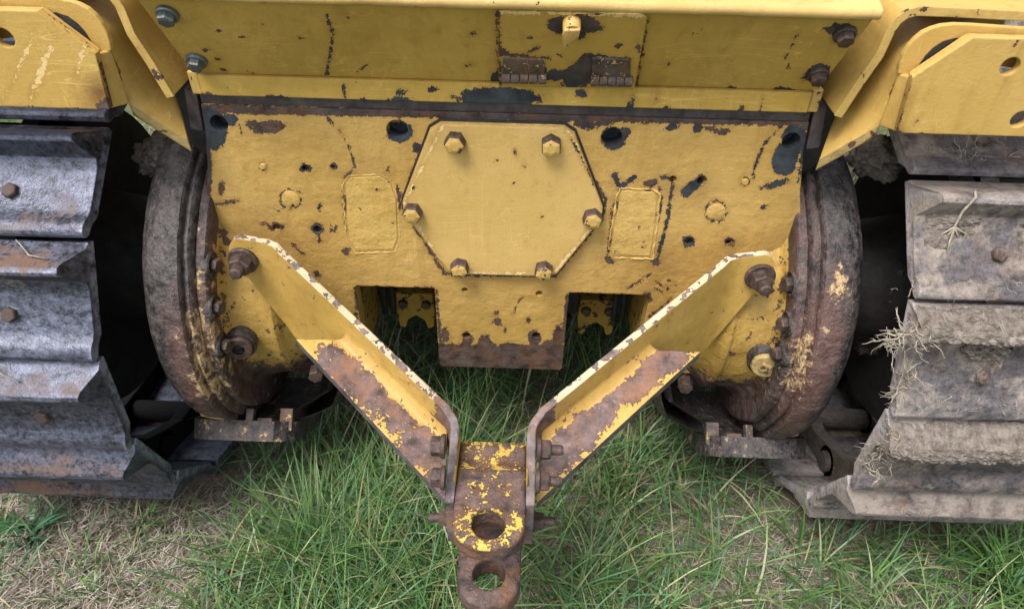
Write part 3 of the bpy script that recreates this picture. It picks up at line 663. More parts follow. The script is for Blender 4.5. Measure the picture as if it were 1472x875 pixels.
for s in (-1, 1):
    def dattr(W, s=s):
        ang = np.arctan2(W[:, 2]-AZ, AY-W[:, 1]); ax = np.abs(W[:, 0])
        inner = np.clip((.492-ax)/.03, 0, 1)
        mid = np.exp(-((ang+(.05 if s < 0 else -.1))/.55)**2)
        yel = inner*mid*(.62 if s < 0 else .40)+.05
        if s > 0: yel = np.maximum(yel, .62*np.exp(-((ang-.62)/.22)**2)*np.exp(-((ax-.487)/.02)**2))
        ox = (.25+.75*mid)*np.clip((.515-ax)/.03, 0, 1)*(.6 if s < 0 else .75)
        return np.full(len(W), -.02), yel, ox
    dp = smooth_prof([(.4515, .2), (.4515, .270), (.4535, .2775), (.4565, .2815), (.4600, .2815), (.4612, .2795), (.4635, .2795), (.4642, .2885), (.4665, .2925), (.480, .2945), (.498, .2935), (.512, .2885), (.524, .277), (.534, .259), (.543, .232), (.549, .195), (.552, .15), (.553, .11), (.60, .10)], 3)
    dr = axle_lathe('final_drive', s, dp, M['drum'], DZ, 220, dattr, rough_=.0032)
    tag(dr, 'round oily final drive case, rust red and black')
    # flange with scalloped bolt pockets
    def fattr(W): return np.full(len(W), .0005), np.full(len(W), .15), np.full(len(W), .5)
    V = []; prof = [(.436, .20), (.436, .262), (.438, .266), (.450, .267), (.453, .262)]
    axle_lathe('flange', s, smooth_prof(prof, 4), M['drum'], dr, 160, lambda W: (np.full(len(W), -.02), .18+.25*np.exp(-((W[:, 2]-.40)/.10)**2)+(.12 if s < 0 else 0.), np.full(len(W), .45)), rough_=.004)
    for (u, v) in (((300, 382), (303, 455), (311, 530)) if s < 0 else ((1140, 410), (1133, 478), (1134, 553))):
        q = U(u, v, x=s*.425); rr_ = q[1:]-np.array([AY, AZ]); rr_ = rr_/np.linalg.norm(rr_)*.2465; p = (s*.4355, AY+rr_[0], AZ+rr_[1])
        bm = bmesh.new(); lathe_axis(bm, p, (-s, 0, 0), [(.0215, -.008), (.021, .001), (.0185, .0032), (.0165, .002), (.0155, -.001), (0, -.001)], 20)
        for vv in bm.verts: vv.co += Vector((0, 1, 1))*mnoise.noise(vv.co*70)*.003
        obj('bolt_boss', bm, M['drum'], dr, angle=40)
        hexbolt('bolt', (p[0]-s*.001, p[1], p[2]), (-s, -.25, .05), M['rust'], dr, .0112, .012)
    # oval plug low on the drum
    a = R(-33); p = np.array((s*.497, AY-.287*math.cos(a), AZ+.287*math.sin(a))); d = np.array((s*.12, -math.cos(a), math.sin(a)))
    bm = bmesh.new(); lathe_axis(bm, p, d, [(.021, -.008), (.021, .0035), (.0185, .006), (.0105, .006), (.0095, .002), (0, .002)], 22); o = obj('filler_plug', bm, M['bolt'], dr, angle=40)
    # axle case between plate and flange
    def hattr(W):
        z = W[:, 2]; ax = np.abs(W[:, 0])
        low = np.clip((.335-z)/.09, 0, 1)
        return -.010+.0165*low+.009*np.clip((ax-.415)/.015, 0, 1), np.full(len(W), .2), .55*low+.2*np.clip((.36-z)/.1, 0, 1)
    hp = [(.298, .150), (.306, .156), (.354, .193), (.360, .201), (.365, .206), (.3705, .206), (.375, .203), (.384, .202), (.40, .204), (.418, .208), (.430, .216), (.437, .232)]
    hs_ = axle_lathe('axle_case', s, smooth_prof(hp, 4), M['house'], DZ, 160, hattr, rough_=.0022)
    # big drain plug on its boss
    pc = U(343, 500, y=-.090) if s < 0 else U(1100, 525, y=-.090); p = np.array(pc); d = np.array((-s*.22, -.95, .02)); d /= np.linalg.norm(d)
    bm = bmesh.new(); lathe_axis(bm, p-d*.03, d, [(.029, 0), (.028, .024), (.026, .0275), (.0245, .028), (.0245, .026), (0, .026)], 30); obj('plug_boss', bm, M['drum'], hs_, angle=40)
    bm = bmesh.new()
    lathe_axis(bm, p-d*.004, d, [(.0225, -.004), (.0225, .0065), (.0205, .009), (.0098, .009)], 28)
    if s < 0: lathe_axis(bm, p-d*.004, d, [(.0098, .009), (.0092, -.008), (0, -.008)], 4, .75)
    else:
        lathe_axis(bm, p-d*.004, d, [(.0098, .009), (.009, .0085), (0, .0085)], 28); lathe_axis(bm, p-d*.004, d, [(.0115, .008), (.0105, .0135), (0, .0135)], 4, .55)
    obj('drain_plug', bm, M['rust'] if s < 0 else M['dull'], hs_, angle=40)
    # lower guard: curved shelf under the drive with upright tabs
    gp = []
    def gpos(a, r_, x): return (s*x, AY-r_*math.cos(R(a)), AZ+r_*math.sin(R(a)))
    bm = bmesh.new(); angs = np.linspace(-37.5, -86, 18)
    ring = []
    for k, a in enumerate(angs):
        xo = .560-(.045*(1-k/4.)**2 if k < 4 else 0); xi = .366+(.030*(1-k/4.)**2 if k < 4 else 0)
        row = []
        for x in np.linspace(xi, xo, 12): row.append((bm.verts.new(gpos(a, .2935, x)), bm.verts.new(gpos(a, .329, x))))
        ring.append(row)
    for a, b in zip(ring, ring[1:]):
        for q, q2, r1, r2 in zip(a, a[1:], b, b[1:]):
            bm.faces.new((q[0], q2[0], r2[0], r1[0])); bm.faces.new((q[1], r1[1], r2[1], q2[1]))
        for e in (0, -1): bm.faces.new((a[e][0], b[e][0], b[e][1], a[e][1]))
    for q, q2 in zip(ring[0], ring[0][1:]): bm.faces.new((q[0], q[1], q2[1], q2[0]))
    bmesh.ops.recalc_face_normals(bm, faces=bm.faces[:])
    gd = obj('lower_guard', bm, M['drum'], DZ, angle=40)
    set_wear(gd.data, np.full(len(gd.data.vertices), .0), np.full(len(gd.data.vertices), .30), np.full(len(gd.data.vertices), .1))
    for (x0, x1, a, h0, h1) in ((.436, .449, -38, .272, .318), (.405, .432, -40, .288, .315), (.372, .395, -42, .270, .310)):
        bm = bmesh.new(); c_ = [gpos(a, h0, x0), gpos(a, h0, x1), gpos(a-3.2, h0, x1), gpos(a-3.2, h0, x0)]
        ex_ = np.array(gpos(a, h1, x0))-np.array(gpos(a, h0, x0)); prism(bm, c_, ex_, .0015)
        obj('tab', bm, M['hinge'], gd)
    # brake cup inboard of the axle case, open to the rear
    cp = smooth_prof([(.285, .17), (.29, .235), (.30, .262), (.345, .285), (.362, .287), (.364, .272), (.35, .262), (.31, .235), (.30, .17)], 3)
    axle_lathe('brake_cup', s, cp, M['drum'], DZ, 60, lambda W: (np.full(len(W), .001), np.full(len(W), .26), np.full(len(W), .2)), R(-110), R(-40), rough_=.003)
    hexbolt('bolt', U(455 if s < 0 else 985, 532 if s < 0 else 548, y=-.03), (-s*.15, -1, .1), M['rust'], DZ, .013, .02)
    # hub and sprocket deeper in
    axle_lathe('sprocket', s, [(.60, .08), (.60, .10), (.715, .12), (.715, .24), (.725, .275), (.735, .275), (.74, .24), (.74, .1)], M['black'], DZ, 46)

# ---- draw-hitch arms ---------------------------------------------------------
YT = -.062
A = U(385, 350, y=YT); B = U(650, 601, z=.43)
dAB = np.array([B[0]-A[0], B[1]-A[1], 0]); n_out = np.array([dAB[1], -dAB[0], 0]); n_out /= np.linalg.norm(n_out)
if n_out[1] > 0: n_out = -n_out
T_TH = .0110
bolt_c = U(350, 373, y=YT); arm_low = U(345, 397, y=YT); left_e = U(331, 372, y=YT); top_e = U(352, 343, y=YT)
F0 = UP_(506, 494, A, n_out); F1 = UP_(642, 624, A, n_out); C0 = UP_(425, 486, A, n_out)
fd = F1-F0; pn = np.cross(fd, n_out+np.array([0, 0, -.10])); pn /= np.linalg.norm(pn)
O0 = UP_(425, 487, F0, pn); O1 = UP_(640, 718, F0, pn); O0b = UP_(487, 479, F0, pn)
def arm(s):
    cols = []   # (x, y, ztop, zbot)
    rx = bolt_c[0]-left_e[0]; xl = left_e[0]
    for t in np.linspace(0, 1, 7):
        a = math.pi*(1-t*.5); x = bolt_c[0]+abs(rx)*1.0*math.cos(a); zt = bolt_c[2]+(top_e[2]-bolt_c[2])*math.sin(a)
        cols.append((x, YT, zt, min(bolt_c[2]-(bolt_c[2]-arm_low[2]+.006)*math.sin(a)*.9, zt-.004)))
    # along the bent edge A, then the diagonal, then the clevis tab
    path = [np.array([bolt_c[0], YT]), np.array([A[0]-.012, YT]), np.array([A[0]-.003, YT-.0015]), np.array([A[0]+.008*dAB[0]/np.linalg.norm(dAB)+.002, YT-.007])]
    for q, t in zip(path[1:], (.35, .5, .65)):
        zt = top_e[2]+(A[2]-top_e[2])*min(1, (q[0]-bolt_c[0])/(A[0]-bolt_c[0]))
        zb = arm_low[2]+(C0[2]-arm_low[2])*np.clip((q[0]-arm_low[0])/(C0[0]-arm_low[0]), 0, 1)
        cols.append((q[0], q[1], zt, zb))
    L = np.linalg.norm(dAB)
    for t in np.linspace(.06, .955, 44):
        p = A[:2]+dAB[:2]*t; zt = A[2]+(B[2]-A[2])*t
        tc = np.clip((p[0]-C0[0])/(F1[0]-C0[0]), 0, 1); tl = np.clip((p[0]-arm_low[0])/(C0[0]-arm_low[0]), 0, 1)
        zb = arm_low[2]+(C0[2]-arm_low[2])*tl if p[0] < C0[0] else C0[2]+(F1[2]-.02-C0[2])*tc
        cols.append((p[0], p[1], zt, zb))
    # rounded corner into the clevis side tab
    e = A[:2]+dAB[:2]*.955; r_ = .018; d0 = dAB[:2]/L
    for t in np.linspace(.2, 1, 6):
        d = d0*(1-t)+np.array([0, -1.])*t; d /= np.linalg.norm(d); e = e+d*.006
        cols.append((e[0], e[1], B[2]-.004*t, F1[2]-.02-.03*t))
    ex = e[0]
    for t in np.linspace(.15, 1, 7):
        cols.append((ex, e[1]-.085*t, B[2]-.004-.030*t, F1[2]-.05-.03*min(1, t*1.6)))
    n = len(cols); NR = 16
    P_ = np.array(cols); tang = np.gradient(P_[:, :2], axis=0); tang /= np.linalg.norm(tang, axis=1)[:, None]
    nin = np.stack([-tang[:, 1], tang[:, 0]], 1)
    nin *= np.where((nin@np.array([.4, .9])) < 0, -1, 1)[:, None]
    for i in range(n):
        if abs(tang[i, 1]) > .97: nin[i] = (1, 0)
    V, F, MI = [], [], []
    def vid(i, j, side): return (i*(NR+1)+j)*2+side
    for i in range(n):
        for j in range(NR+1):
            z = P_[i, 3]+(P_[i, 2]-P_[i, 3])*j/NR
            V.append((P_[i, 0], P_[i, 1], z)); V.append((P_[i, 0]+nin[i, 0]*T_TH, P_[i, 1]+nin[i, 1]*T_TH, z))
    for i in range(n-1):
        for j in range(NR):
            F.append((vid(i, j, 0), vid(i+1, j, 0), vid(i+1, j+1, 0), vid(i, j+1, 0))); MI.append(0)
            F.append((vid(i, j, 1), vid(i, j+1, 1), vid(i+1, j+1, 1), vid(i+1, j, 1))); MI.append(0)
        F.append((vid(i, NR, 0), vid(i+1, NR, 0), vid(i+1, NR, 1), vid(i, NR, 1))); MI.append(1)
        F.append((vid(i, 0, 0), vid(i, 0, 1), vid(i+1, 0, 1), vid(i+1, 0, 0))); MI.append(0)
    for i in (0, n-1):
        for j in range(NR): F.append((vid(i, j, 0), vid(i, j+1, 0), vid(i, j+1, 1), vid(i, j, 1)) if i == 0 else (vid(i, j, 0), vid(i, j, 1), vid(i, j+1, 1), vid(i, j+1, 0))); MI.append(1)
    nweb = len(V)
    # flange with fillet, lofted from its blunt start to the clevis
    NS, NF = 60, 14
    Fs = F0+(F1-F0)*-.03; out_s = O0; out_e = O1
    rows = []
    for i in range(NS+1):
        t = i/NS
        fp = Fs+(F1-Fs)*t; op = out_s+(out_e-out_s)*t
        if i == 0: fp = fp*.8+O0b*.2
        row = []
        up = np.array([0, 0, 1.]); w_ = (op-fp); wl = np.linalg.norm(w_)
        for j in range(NF+1):
            if j < 4:   # fillet up the web
                a = (j/4)*math.pi/2; p = fp+w_/wl*(.013*(1-math.sin(a)))+up*(.013*(1-math.cos(a)))
                p = fp+w_/wl*(.013*math.sin(a)) + up*(.013*(1-math.sin(a))**1.6) - n_out*.0005
            else:
                tt = (j-3)/(NF-3); p = fp+w_*((.013/wl)+(1-.013/wl)*tt)
            row.append(p)
        rows.append(row)
    base = len(V)
    for row in rows:
        for p in row: V.append(tuple(p))
        for p in row: V.append((p[0], p[1], min(p[2], max(q[2] for q in row[4:]))-.0125))
    st = 2*(NF+1)
    for i in range(NS):
        for j in range(NF):
            a, b = base+i*st+j, base+(i+1)*st+j
            F.append((a, a+1, b+1, b)); MI.append(0)
            F.append((a+NF+1, b+NF+1, b+NF+2, a+NF+2)); MI.append(0)
        a, b = base+i*st+NF, base+(i+1)*st+NF
        F.append((a, a+NF+1, b+NF+1, b)); MI.append(2)
    for i in (0, NS):
        for j in range(NF): a = base+i*st+j; F.append((a, a+NF+1, a+NF+2, a+1)); MI.append(0)
    V = np.array(V)
    # wear: web mostly painted, flange rusty with flakes left
    sd = np.full(len(V), -.0105); tn = np.full(len(V), .2); stn = np.zeros(len(V))
    tl = (V[:nweb, 0]-A[0])/(B[0]-A[0])
    sd[:nweb] = -.0105+.0075*np.clip(tl-.45, 0, 1)
    zb = P_[:, 3]
    stn[:nweb] = .25*np.clip(tl, 0, 1)
    sd[:nweb] += .017*np.clip((tl-.86)/.1, 0, 1)
    k = base
    for i, row in enumerate(rows):
        for half in (0, 1):
            for j in range(NF+1):
                t, q = i/NS, j/NF
                v = .0016+.0055*math.sin(min(1, max(0, q*1.1-.05))*math.pi)**.7-.0035+.003*math.sin(t*9+s)+.002*(q > .3)
                if q < .25: v -= .006
                if t < .25: v -= .003*(1-t/.25)
                if s > 0: v += -.0055*max(0, q-.55)/.45+.002
                sd[k] = v; tn[k] = .1; stn[k] = .35*(q < .4); k += 1
    if s > 0: V = V*np.array([-1, 1, 1]); F = [f[::-1] for f in F]
    me = bpy.data.meshes.new('hitch_arm'); me.from_pydata([tuple(v) for v in V], [], F); me.update()
    bm = bmesh.new(); bm.from_mesh(me); 
    for f, mi in zip(bm.faces, MI): f.material_index = mi
    bm.to_mesh(me); bm.free()
    set_wear(me, sd, tn, stn)
    o = mobj('hitch_arm', me, [M['arm'], M['arm_edge'], M['bare']], DZ, angle=35)
    # the big nut at the top and the bolts through the clevis
    hexbolt('nut', (s*-bolt_c[0] if s > 0 else bolt_c[0], YT-.001, bolt_c[2]), (0, -1, .02), M['rust'], o, .0165, .018, washer=.0225, stud=.0095)
    for u, v in ((633, 641), (633, 686), (643, 744)):
        p = UP_(u, v, (ex-.006, 0, 0), (1, 0, 0)); hexbolt('bolt', ((s*-1)*(ex+.0) if s > 0 else ex, p[1], p[2]), (s, 0, 0), M['rust'], o, .0125, .012, washer=.0152, stud=.0065 if (s > 0 or v > 700) else 0)
    return o, ex
aL, EX = arm(-1); tag(aL, 'left hitch arm with rusty flange')
aR, _ = arm(1); tag(aR, 'right hitch arm with more yellow left on its flange')

# ---- clevis ------------------------------------------------------------------
HW = abs(EX)-T_TH-.0005
HW = min(HW, .0475)
def stadium(y0, yc, hw, n=18, ek=1.):
    return [(-hw, y0), (-hw, yc)]+[(hw*math.sin(a), yc-hw*ek*math.cos(a)) for a in np.linspace(-math.pi/2, math.pi/2, n)[1:-1]]+[(hw, yc), (hw, y0)]
def lug(y0, yc, hw, z0, z1, rh, bev, ek=1.):
    bm = bmesh.new(); prism(bm, [(x, y, z1) for x, y in stadium(y0, yc, hw, ek=ek)], (0, 0, z0-z1))
    bmesh.ops.bevel(bm, geom=[e for e in bm.edges if abs(e.verts[0].co.z-e.verts[1].co.z) < 1e-6], offset=bev, segments=3, affect='EDGES', profile=.5)
    me = bpy.data.meshes.new('lug'); bm.to_mesh(me); bm.free()
    c = bmesh.new(); lathe_axis(c, (0, yc, z0-.02), (0, 0, 1), [(0, 0), (rh, 0), (rh, z1-z0+.04), (0, z1-z0+.04)], 40)
    me = boolean(me, [c]); return me
cl = empty('clevis'); cl.parent = DZ
def lug_obj(name, me, parent, wearfn):
    bm = bmesh.new(); bm.from_mesh(me); bmesh.ops.triangulate(bm, faces=[f for f in bm.faces if len(f.verts) > 4])
    for _ in range(4):
        es = [e for e in bm.edges if e.calc_length() > .007]
        if es: bmesh.ops.subdivide_edges(bm, edges=es, cuts=1); bmesh.ops.triangulate(bm, faces=[f for f in bm.faces if len(f.verts) > 4])
    bm.to_mesh(me); bm.free(); set_wear(me, *wearfn(verts_np(me)))
    return mobj(name, me, M['clevis'], parent, angle=35)
def w_up(W):
    top = (W[:, 2] > .392) & (W[:, 1] < -.335)
    v = np.where(top, .0012, .006); v = np.where(top & (W[:, 1] > -.395), .0030, v)
    return v+.008*np.clip(np.abs(W[:, 0])/HW-.8, 0, 1)+np.where(W[:, 2] < .39, .01, 0), np.full(len(W), .1), np.full(len(W), .1)
lug_obj('upper_lug', lug(-.335, -.418, HW, .369, .400, .0212, .005, .74), cl, w_up)
lug_obj('lower_lug', lug(-.345, -.4165, HW-.002, .240, .277, .0222, .006, 1.06), cl, lambda W: (np.full(len(W), .009), np.full(len(W), .15), np.full(len(W), .3)))
bm = bmesh.new(); prism(bm, [(-HW, y, z) for y, z in ((-.282, .24), (-.282, .385), (-.287, .393), (-.30, .3945), (-.326, .395), (-.336, .398), (-.350, .3985), (-.366, .366), (-.362, .35), (-.362, .28), (-.36, .238))], (2*HW, 0, 0), .004)
me = bpy.data.meshes.new('clevis_block'); bm.to_mesh(me); bm.free()
lug_obj('clevis_block', me, cl, lambda W: (np.where(W[:, 2] > .385, .0014, .008)+.006*np.clip(np.abs(W[:, 0])/HW-.75, 0, 1), np.full(len(W), .1), np.full(len(W), .3)))
bm = bmesh.new(); lathe_axis(bm, (0, -.418, .28), (0, 0, 1), [(0, 0), (.0195, 0), (.0195, .075), (.018, .079), (0, .079)], 28); 
for q in (-1, 1):
    bm2 = bmesh.new(); box(bm2, *sorted((q*(HW+.0004), q*(abs(EX)-T_TH+.0016))), -.366, -.286, .30, .412, .001); obj('shim', bm2, M['clevis'], cl)
bm.free()

TYF = .184+(36*.1555-2*math.pi*.37)/2
# ---- things inside the slots, hull, tank, underbody ---------------------------
for s in (-1, 1):
    c = U(598 if s < 0 else 857, 448 if s < 0 else 458, y=.14); x0, z0 = c[0], c[2]
    yk = [(-.036, .05), (.036, .05), (.038, .005), (.034, -.035), (.022, -.04), (.016, -.018), (0, -.006), (-.016, -.018), (-.022, -.04), (-.034, -.035), (-.038, .005)]
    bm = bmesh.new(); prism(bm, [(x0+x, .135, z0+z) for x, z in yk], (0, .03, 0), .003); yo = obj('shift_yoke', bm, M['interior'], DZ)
    for q in (-.022, .022): hexbolt('bolt', (x0+q, .135, z0+.026), (0, -1, 0), M['rust'], yo, .010, .008)
    for q in (0, .016):
        bm = bmesh.new(); xx = s*(.262 if q == 0 else .262-q)-s*.035
        tube(bm, [(xx, .12, .40), (xx, .125, .30), (xx, .12, .26)], .0055, 8); obj('linkage_rod', bm, M['black'], DZ, smooth=True)
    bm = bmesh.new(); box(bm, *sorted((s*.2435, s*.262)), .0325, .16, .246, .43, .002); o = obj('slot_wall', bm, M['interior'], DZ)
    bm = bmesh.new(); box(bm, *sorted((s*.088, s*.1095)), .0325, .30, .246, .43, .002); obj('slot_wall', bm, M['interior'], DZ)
bm = bmesh.new(); box(bm, -.298, .298, .34, 1.75, .08, .74, .01); obj('transmission_case', bm, M['black'], DZ)  # reaches low to block light and keep the underbody dark
bm = bmesh.new(); box(bm, -.41, .41, .0325, .75, .4255, .733, .004); obj('steering_case', bm, M['black'], DZ)
bm = bmesh.new(); box(bm, -.44, .44, .105, .62, .765, 1.22, .02); obj('fuel_tank', bm, M['panel'], DZ)
bm = bmesh.new(); box(bm, -.33, .33, 1.0, 2.15, .745, 1.16, .04); obj('engine_hood', bm, M['fender'], DZ)
for s in (-1, 1):
    bm = bmesh.new(); box(bm, *sorted((s*.50, s*1.0)), .031, .13, .905, .92, .003); obj('fender_deck', bm, M['fender'], DZ)
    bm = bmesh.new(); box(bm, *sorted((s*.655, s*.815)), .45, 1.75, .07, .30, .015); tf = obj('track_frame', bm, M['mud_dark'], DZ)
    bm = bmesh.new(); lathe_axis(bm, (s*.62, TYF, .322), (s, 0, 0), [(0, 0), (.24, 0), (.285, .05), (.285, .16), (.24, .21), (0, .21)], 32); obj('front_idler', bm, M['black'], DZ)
    bm = bmesh.new(); lathe_axis(bm, (s*.60, .93, .50), (s, 0, 0), [(0, 0), (.07, 0), (.075, .02), (.075, .2), (.07, .22), (0, .22)], 24); obj('carrier_roller', bm, M['mud_dark'], DZ)

# ---- crawler tracks ------------------------------------------------------------
PITCH = .1555; RP = .370; NSHOE = 36; CD = (NSHOE*PITCH-2*math.pi*RP)/2
TY, TZ = .184, .322
SEC = [(-.089, -.012), (-.0885, -.001), (-.079, .0065), (-.060, .0335), (-.0545, .0385), (-.0475, .040), (-.042, .0375), (-.0375, .026), (-.030, .0115), (-.018, .0062), (-.004, .005), (.050, .0045), (.062, .0075), (.070, .0125), (.080, .0145), (.089, .0135), (.093, .0105), (.094, .004), (.088, -.001), (.072, -.003), (.055, -.012)]
SEC = [(t*.91, r_*1.08) for t, r_ in SEC]
X_IN, X_OUT = .562, .975
def shoe_mesh(side):
    xs = [X_IN, X_IN+.004, X_IN+.014, X_IN+.028]+list(np.linspace(X_IN+.06, X_OUT-.03, 14))+[X_OUT-.012, X_OUT]
    V, F = [], []
    for k, x in enumerate(xs):
        for t, r_ in SEC:
            rr, xx = r_, x
            if r_ > .018 and t < 0:          # the bar is shorter than the pad and its end slopes
                f = min(1, max(0, (r_-.018)/.02))
                xx = min(max(x, X_IN+.003+f*.016), X_OUT-f*.02)
            dn = .0012*mnoise.noise((x*19, t*23, side*3.1+r_*40))+.0008*mnoise.noise((x*60, t*60, side))
            if t > .06: dn += .0014*mnoise.noise((x*14, 7, side))
            V.append((side*xx, t+dn*.8, rr+dn))
    n = len(SEC)
    for k in range(len(xs)-1):
        for i in range(n):
            j = (i+1) % n; q = (k*n+i, (k+1)*n+i, (k+1)*n+j, k*n+j); F.append(q if side > 0 else q[::-1])
    F.append(tuple(range(n)) if side < 0 else tuple(range(n))[::-1]); F.append(tuple((len(xs)-1)*n+i for i in range(n)))
    bm = bmesh.new(); vs = [bm.verts.new(v) for v in V]
    for f in F: bm.faces.new([vs[i] for i in f])
    bmesh.ops.recalc_face_normals(bm, faces=bm.faces[:])
    nb = len(bm.verts)
    for xb in (.675, .836):
        for tb in (.022,):
            lathe_axis(bm, (side*xb, tb, .002), (0, 0, 1), [(.0110, 0), (.0110, .009), (.0095, .011), (0, .011)], 6, .4)
    me = bpy.data.meshes.new('track_shoe'); bm.normal_update(); bm.to_mesh(me); bm.free()
    W = verts_np(me); st = np.zeros(len(W))
    if side > 0: st = np.where((W[:, 1] < -.03), .35, .1)+.2*np.clip((X_IN+.08-np.abs(W[:, 0]))/.08, 0, 1)
    else: st = np.where((W[:, 1] > -.040) & (W[:, 1] < -.008) & (W[:, 2] < .03), .5, 0.)
    tn = np.where(W[:, 1] < -.038, .9, 0.)*np.clip((W[:, 2])/.02, 0, 1)*np.clip((-.045-W[:, 1])/.012, 0, 1)
    for xb in (.675, .836): tn = np.where((np.abs(np.abs(W[:, 0])-xb) < .0145) & (np.abs(W[:, 1]-.022) < .0145) & (W[:, 2] > .0012), 1.6, tn)
    set_wear(me, np.full(len(W), -.02), tn, st)
    me.materials.append(M['shoe_l'] if side < 0 else M['shoe_r'])
    me.polygons.foreach_set('use_smooth', [True]*len(me.polygons)); me.set_sharp_from_angle(angle=R(32))
    return me
def track_pose(side, sarc):
    """frame at arc length sarc along the pin path (0 = rearmost point, positive = upwards)"""
    q = math.pi*RP/2; L = CD; tot = 2*L+2*math.pi*RP; sarc = ((sarc+q) % tot)-q
    if -q <= sarc <= q: a = sarc/RP; c = (TY, TZ); n_ = (-math.cos(a), math.sin(a)); t = (math.sin(a), math.cos(a)); p = (c[0]+n_[0]*RP, c[1]+n_[1]*RP)
    elif sarc < q+L: p = (TY+sarc-q, TZ+RP); n_ = (0, 1); t = (1, 0)
    elif sarc < q+L+math.pi*RP: a = (sarc-q-L)/RP; n_ = (math.sin(a), math.cos(a)); t = (math.cos(a), -math.sin(a)); p = (TY+L+n_[0]*RP, TZ+n_[1]*RP)
    else: d = sarc-q-L-math.pi*RP; p = (TY+L-d, TZ-RP); n_ = (0, -1); t = (-1, 0)
    return p, n_, t
SHOE_OFF = .030
def shoe_matrix(side, sarc):
    p, n_, t = track_pose(side, sarc)
    # local x = world x, local y (t) runs down the rear = -t, local z = outward
    return Matrix(((1, 0, 0, 0), (0, -t[0], n_[0], p[0]+n_[0]*SHOE_OFF), (0, -t[1], n_[1], p[1]+n_[1]*SHOE_OFF), (0, 0, 0, 1)))
PH0 = {-1: R(29.4)*RP, 1: R(22.9)*RP}
for side in (-1, 1):
    tr = empty('track'); tr.parent = DZ
    tag(tr, 'left crawler track with bare bluish worn shoes' if side < 0 else 'right crawler track caked with dried mud')
    me = shoe_mesh(side)
    for k in range(NSHOE):
        o = bpy.data.objects.new('track_shoe', me); link(o, tr); o.matrix_local = shoe_matrix(side, PH0[side]+k*PITCH)
    # links under the shoes: waisted side plates, pin boss and bushing
    bm = bmesh.new()
    for xa, xb in ((.664, .690), (.806, .832)):
        out = []
        for cy, a0, a1 in ((-PITCH/2, math.pi/2, 3*math.pi/2), (PITCH/2, -math.pi/2, math.pi/2)):
            for k in range(9):
                a = a0+(a1-a0)*k/8; out.append((cy+.034*math.cos(a), .034*math.sin(a)))
            out.append((0, -.020) if cy < 0 else (0, .027))
        prism(bm, [(side*xa, t, r_-.006) for t, r_ in out], (side*(xb-xa), 0, 0), .002)
    for cy in (-PITCH/2,):
        lathe_axis(bm, (side*.655, cy, -.006), (side, 0, 0), [(0, 0), (.019, 0), (.022, .003), (.022, .183), (.019, .186), (0, .186)], 16)
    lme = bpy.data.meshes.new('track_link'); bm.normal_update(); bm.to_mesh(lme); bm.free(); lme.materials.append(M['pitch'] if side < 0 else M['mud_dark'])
    for k in range(NSHOE):
        o = bpy.data.objects.new('track_link', lme); link(o, tr); mm = shoe_matrix(side, PH0[side]+k*PITCH)
        o.matrix_local = mm @ Matrix.Translation((0, 0, -SHOE_OFF-.002))

# ================================================================== LOOSE MUD, ROOTS, STRAW ON THE TRACKS
def shoe_point(side, k, x, t, r_):
    """point on shoe k (0 = the one whose bar lies near the phase angle) from its local coordinates"""
    return np.array(shoe_matrix(side, PH0[side]+k*PITCH) @ Vector((side*x, t, r_)))
def lump(name, path, rad, mat, seed, flat=1., seg=14, jit=.35):
    """rough lump swept along a path"""
    bm = bmesh.new(); n = len(path)
    tube(bm, path, rad, seg)
    es = bm.edges[:]; bmesh.ops.subdivide_edges(bm, edges=es, cuts=1, use_grid_fill=True)
    rm = float(np.mean(rad))
    for v in bm.verts:
        q = v.co*42+Vector((seed*7.3, 0, seed)); d = mnoise.noise(q)*.6+mnoise.noise(q*2.7)*.45+mnoise.noise(q*7)*.25
        v.co += v.normal*rm*jit*d*1.6
    bm.normal_update()
    return obj(name, bm, mat, smooth=True)
def resample(a, b, n, wob=0.):
    return [np.array(a)+(np.array(b)-np.array(a))*i/n+rng.normal(0, wob, 3)*(0 < i < n) for i in range(n+1)]
def sec_at(q):
    """point and outward normal on the shoe section, q = index along SEC"""
    i = int(min(max(q, 0), len(SEC)-2)); f = q-i; a, b = np.array(SEC[i]), np.array(SEC[i+1]); t = b-a; t = t/np.linalg.norm(t)
    return a+(b-a)*f, np.array([-t[1], t[0]])
def mud_cake(k, x0, x1, q0, q1, hmax, lab, seed, cover=.0):
    nx, nq = int((x1-x0)/.0018), 60; V = []; F = []
    for i in range(nx+1):
        x = x0+(x1-x0)*i/nx
        for j in range(nq+1):
            q = q0+(q1-q0)*j/nq; p, n_ = sec_at(q)
            e = min(1, 4*min(i/nx, 1-i/nx)*(x1-x0)/.05, 5*min(j/nq, 1-j/nq))
            w = mnoise.noise((x*13, q*.3, seed+2))*.75+mnoise.noise((x*24, q*.55, seed))*.55+mnoise.noise((x*70, q*1.5, seed+3))*.4+mnoise.noise((x*190, q*4, seed+7))*.34+abs(mnoise.noise((x*120, q*2.4, seed+5)))*.5-.12
            h = hmax*(e**.6*(.62+cover)+w*.9)-hmax*.28
            p = p+n_*max(h, -.004)
            V.append(tuple(shoe_point(1, k, x+mnoise.noise((x*50, q, seed+11))*.004, p[0], p[1])))
    for i in range(nx):
        for j in range(nq):
            a = i*(nq+1)+j; F.append((a, a+1, a+nq+2, a+nq+1))
    return tag(pyobj('mud_cake', V, F, M['mud'], smooth=True), lab, 'mud', 'mud cakes on the right track')
mud_cake(0, .562, .80, 1.4, 6.2, .009, 'pale dried mud cake on the middle bar of the right track, beside the roots', 1, .1)
mud_cake(-1, .562, .86, 1.2, 7.0, .010, 'pale crumbling mud cake along the lowest bar of the right track', 2, .15)
mud_cake(1, .70, .80, 8.2, 10.7, .013, 'mud clod under the upper bar at the edge of the right track', 3, .1)
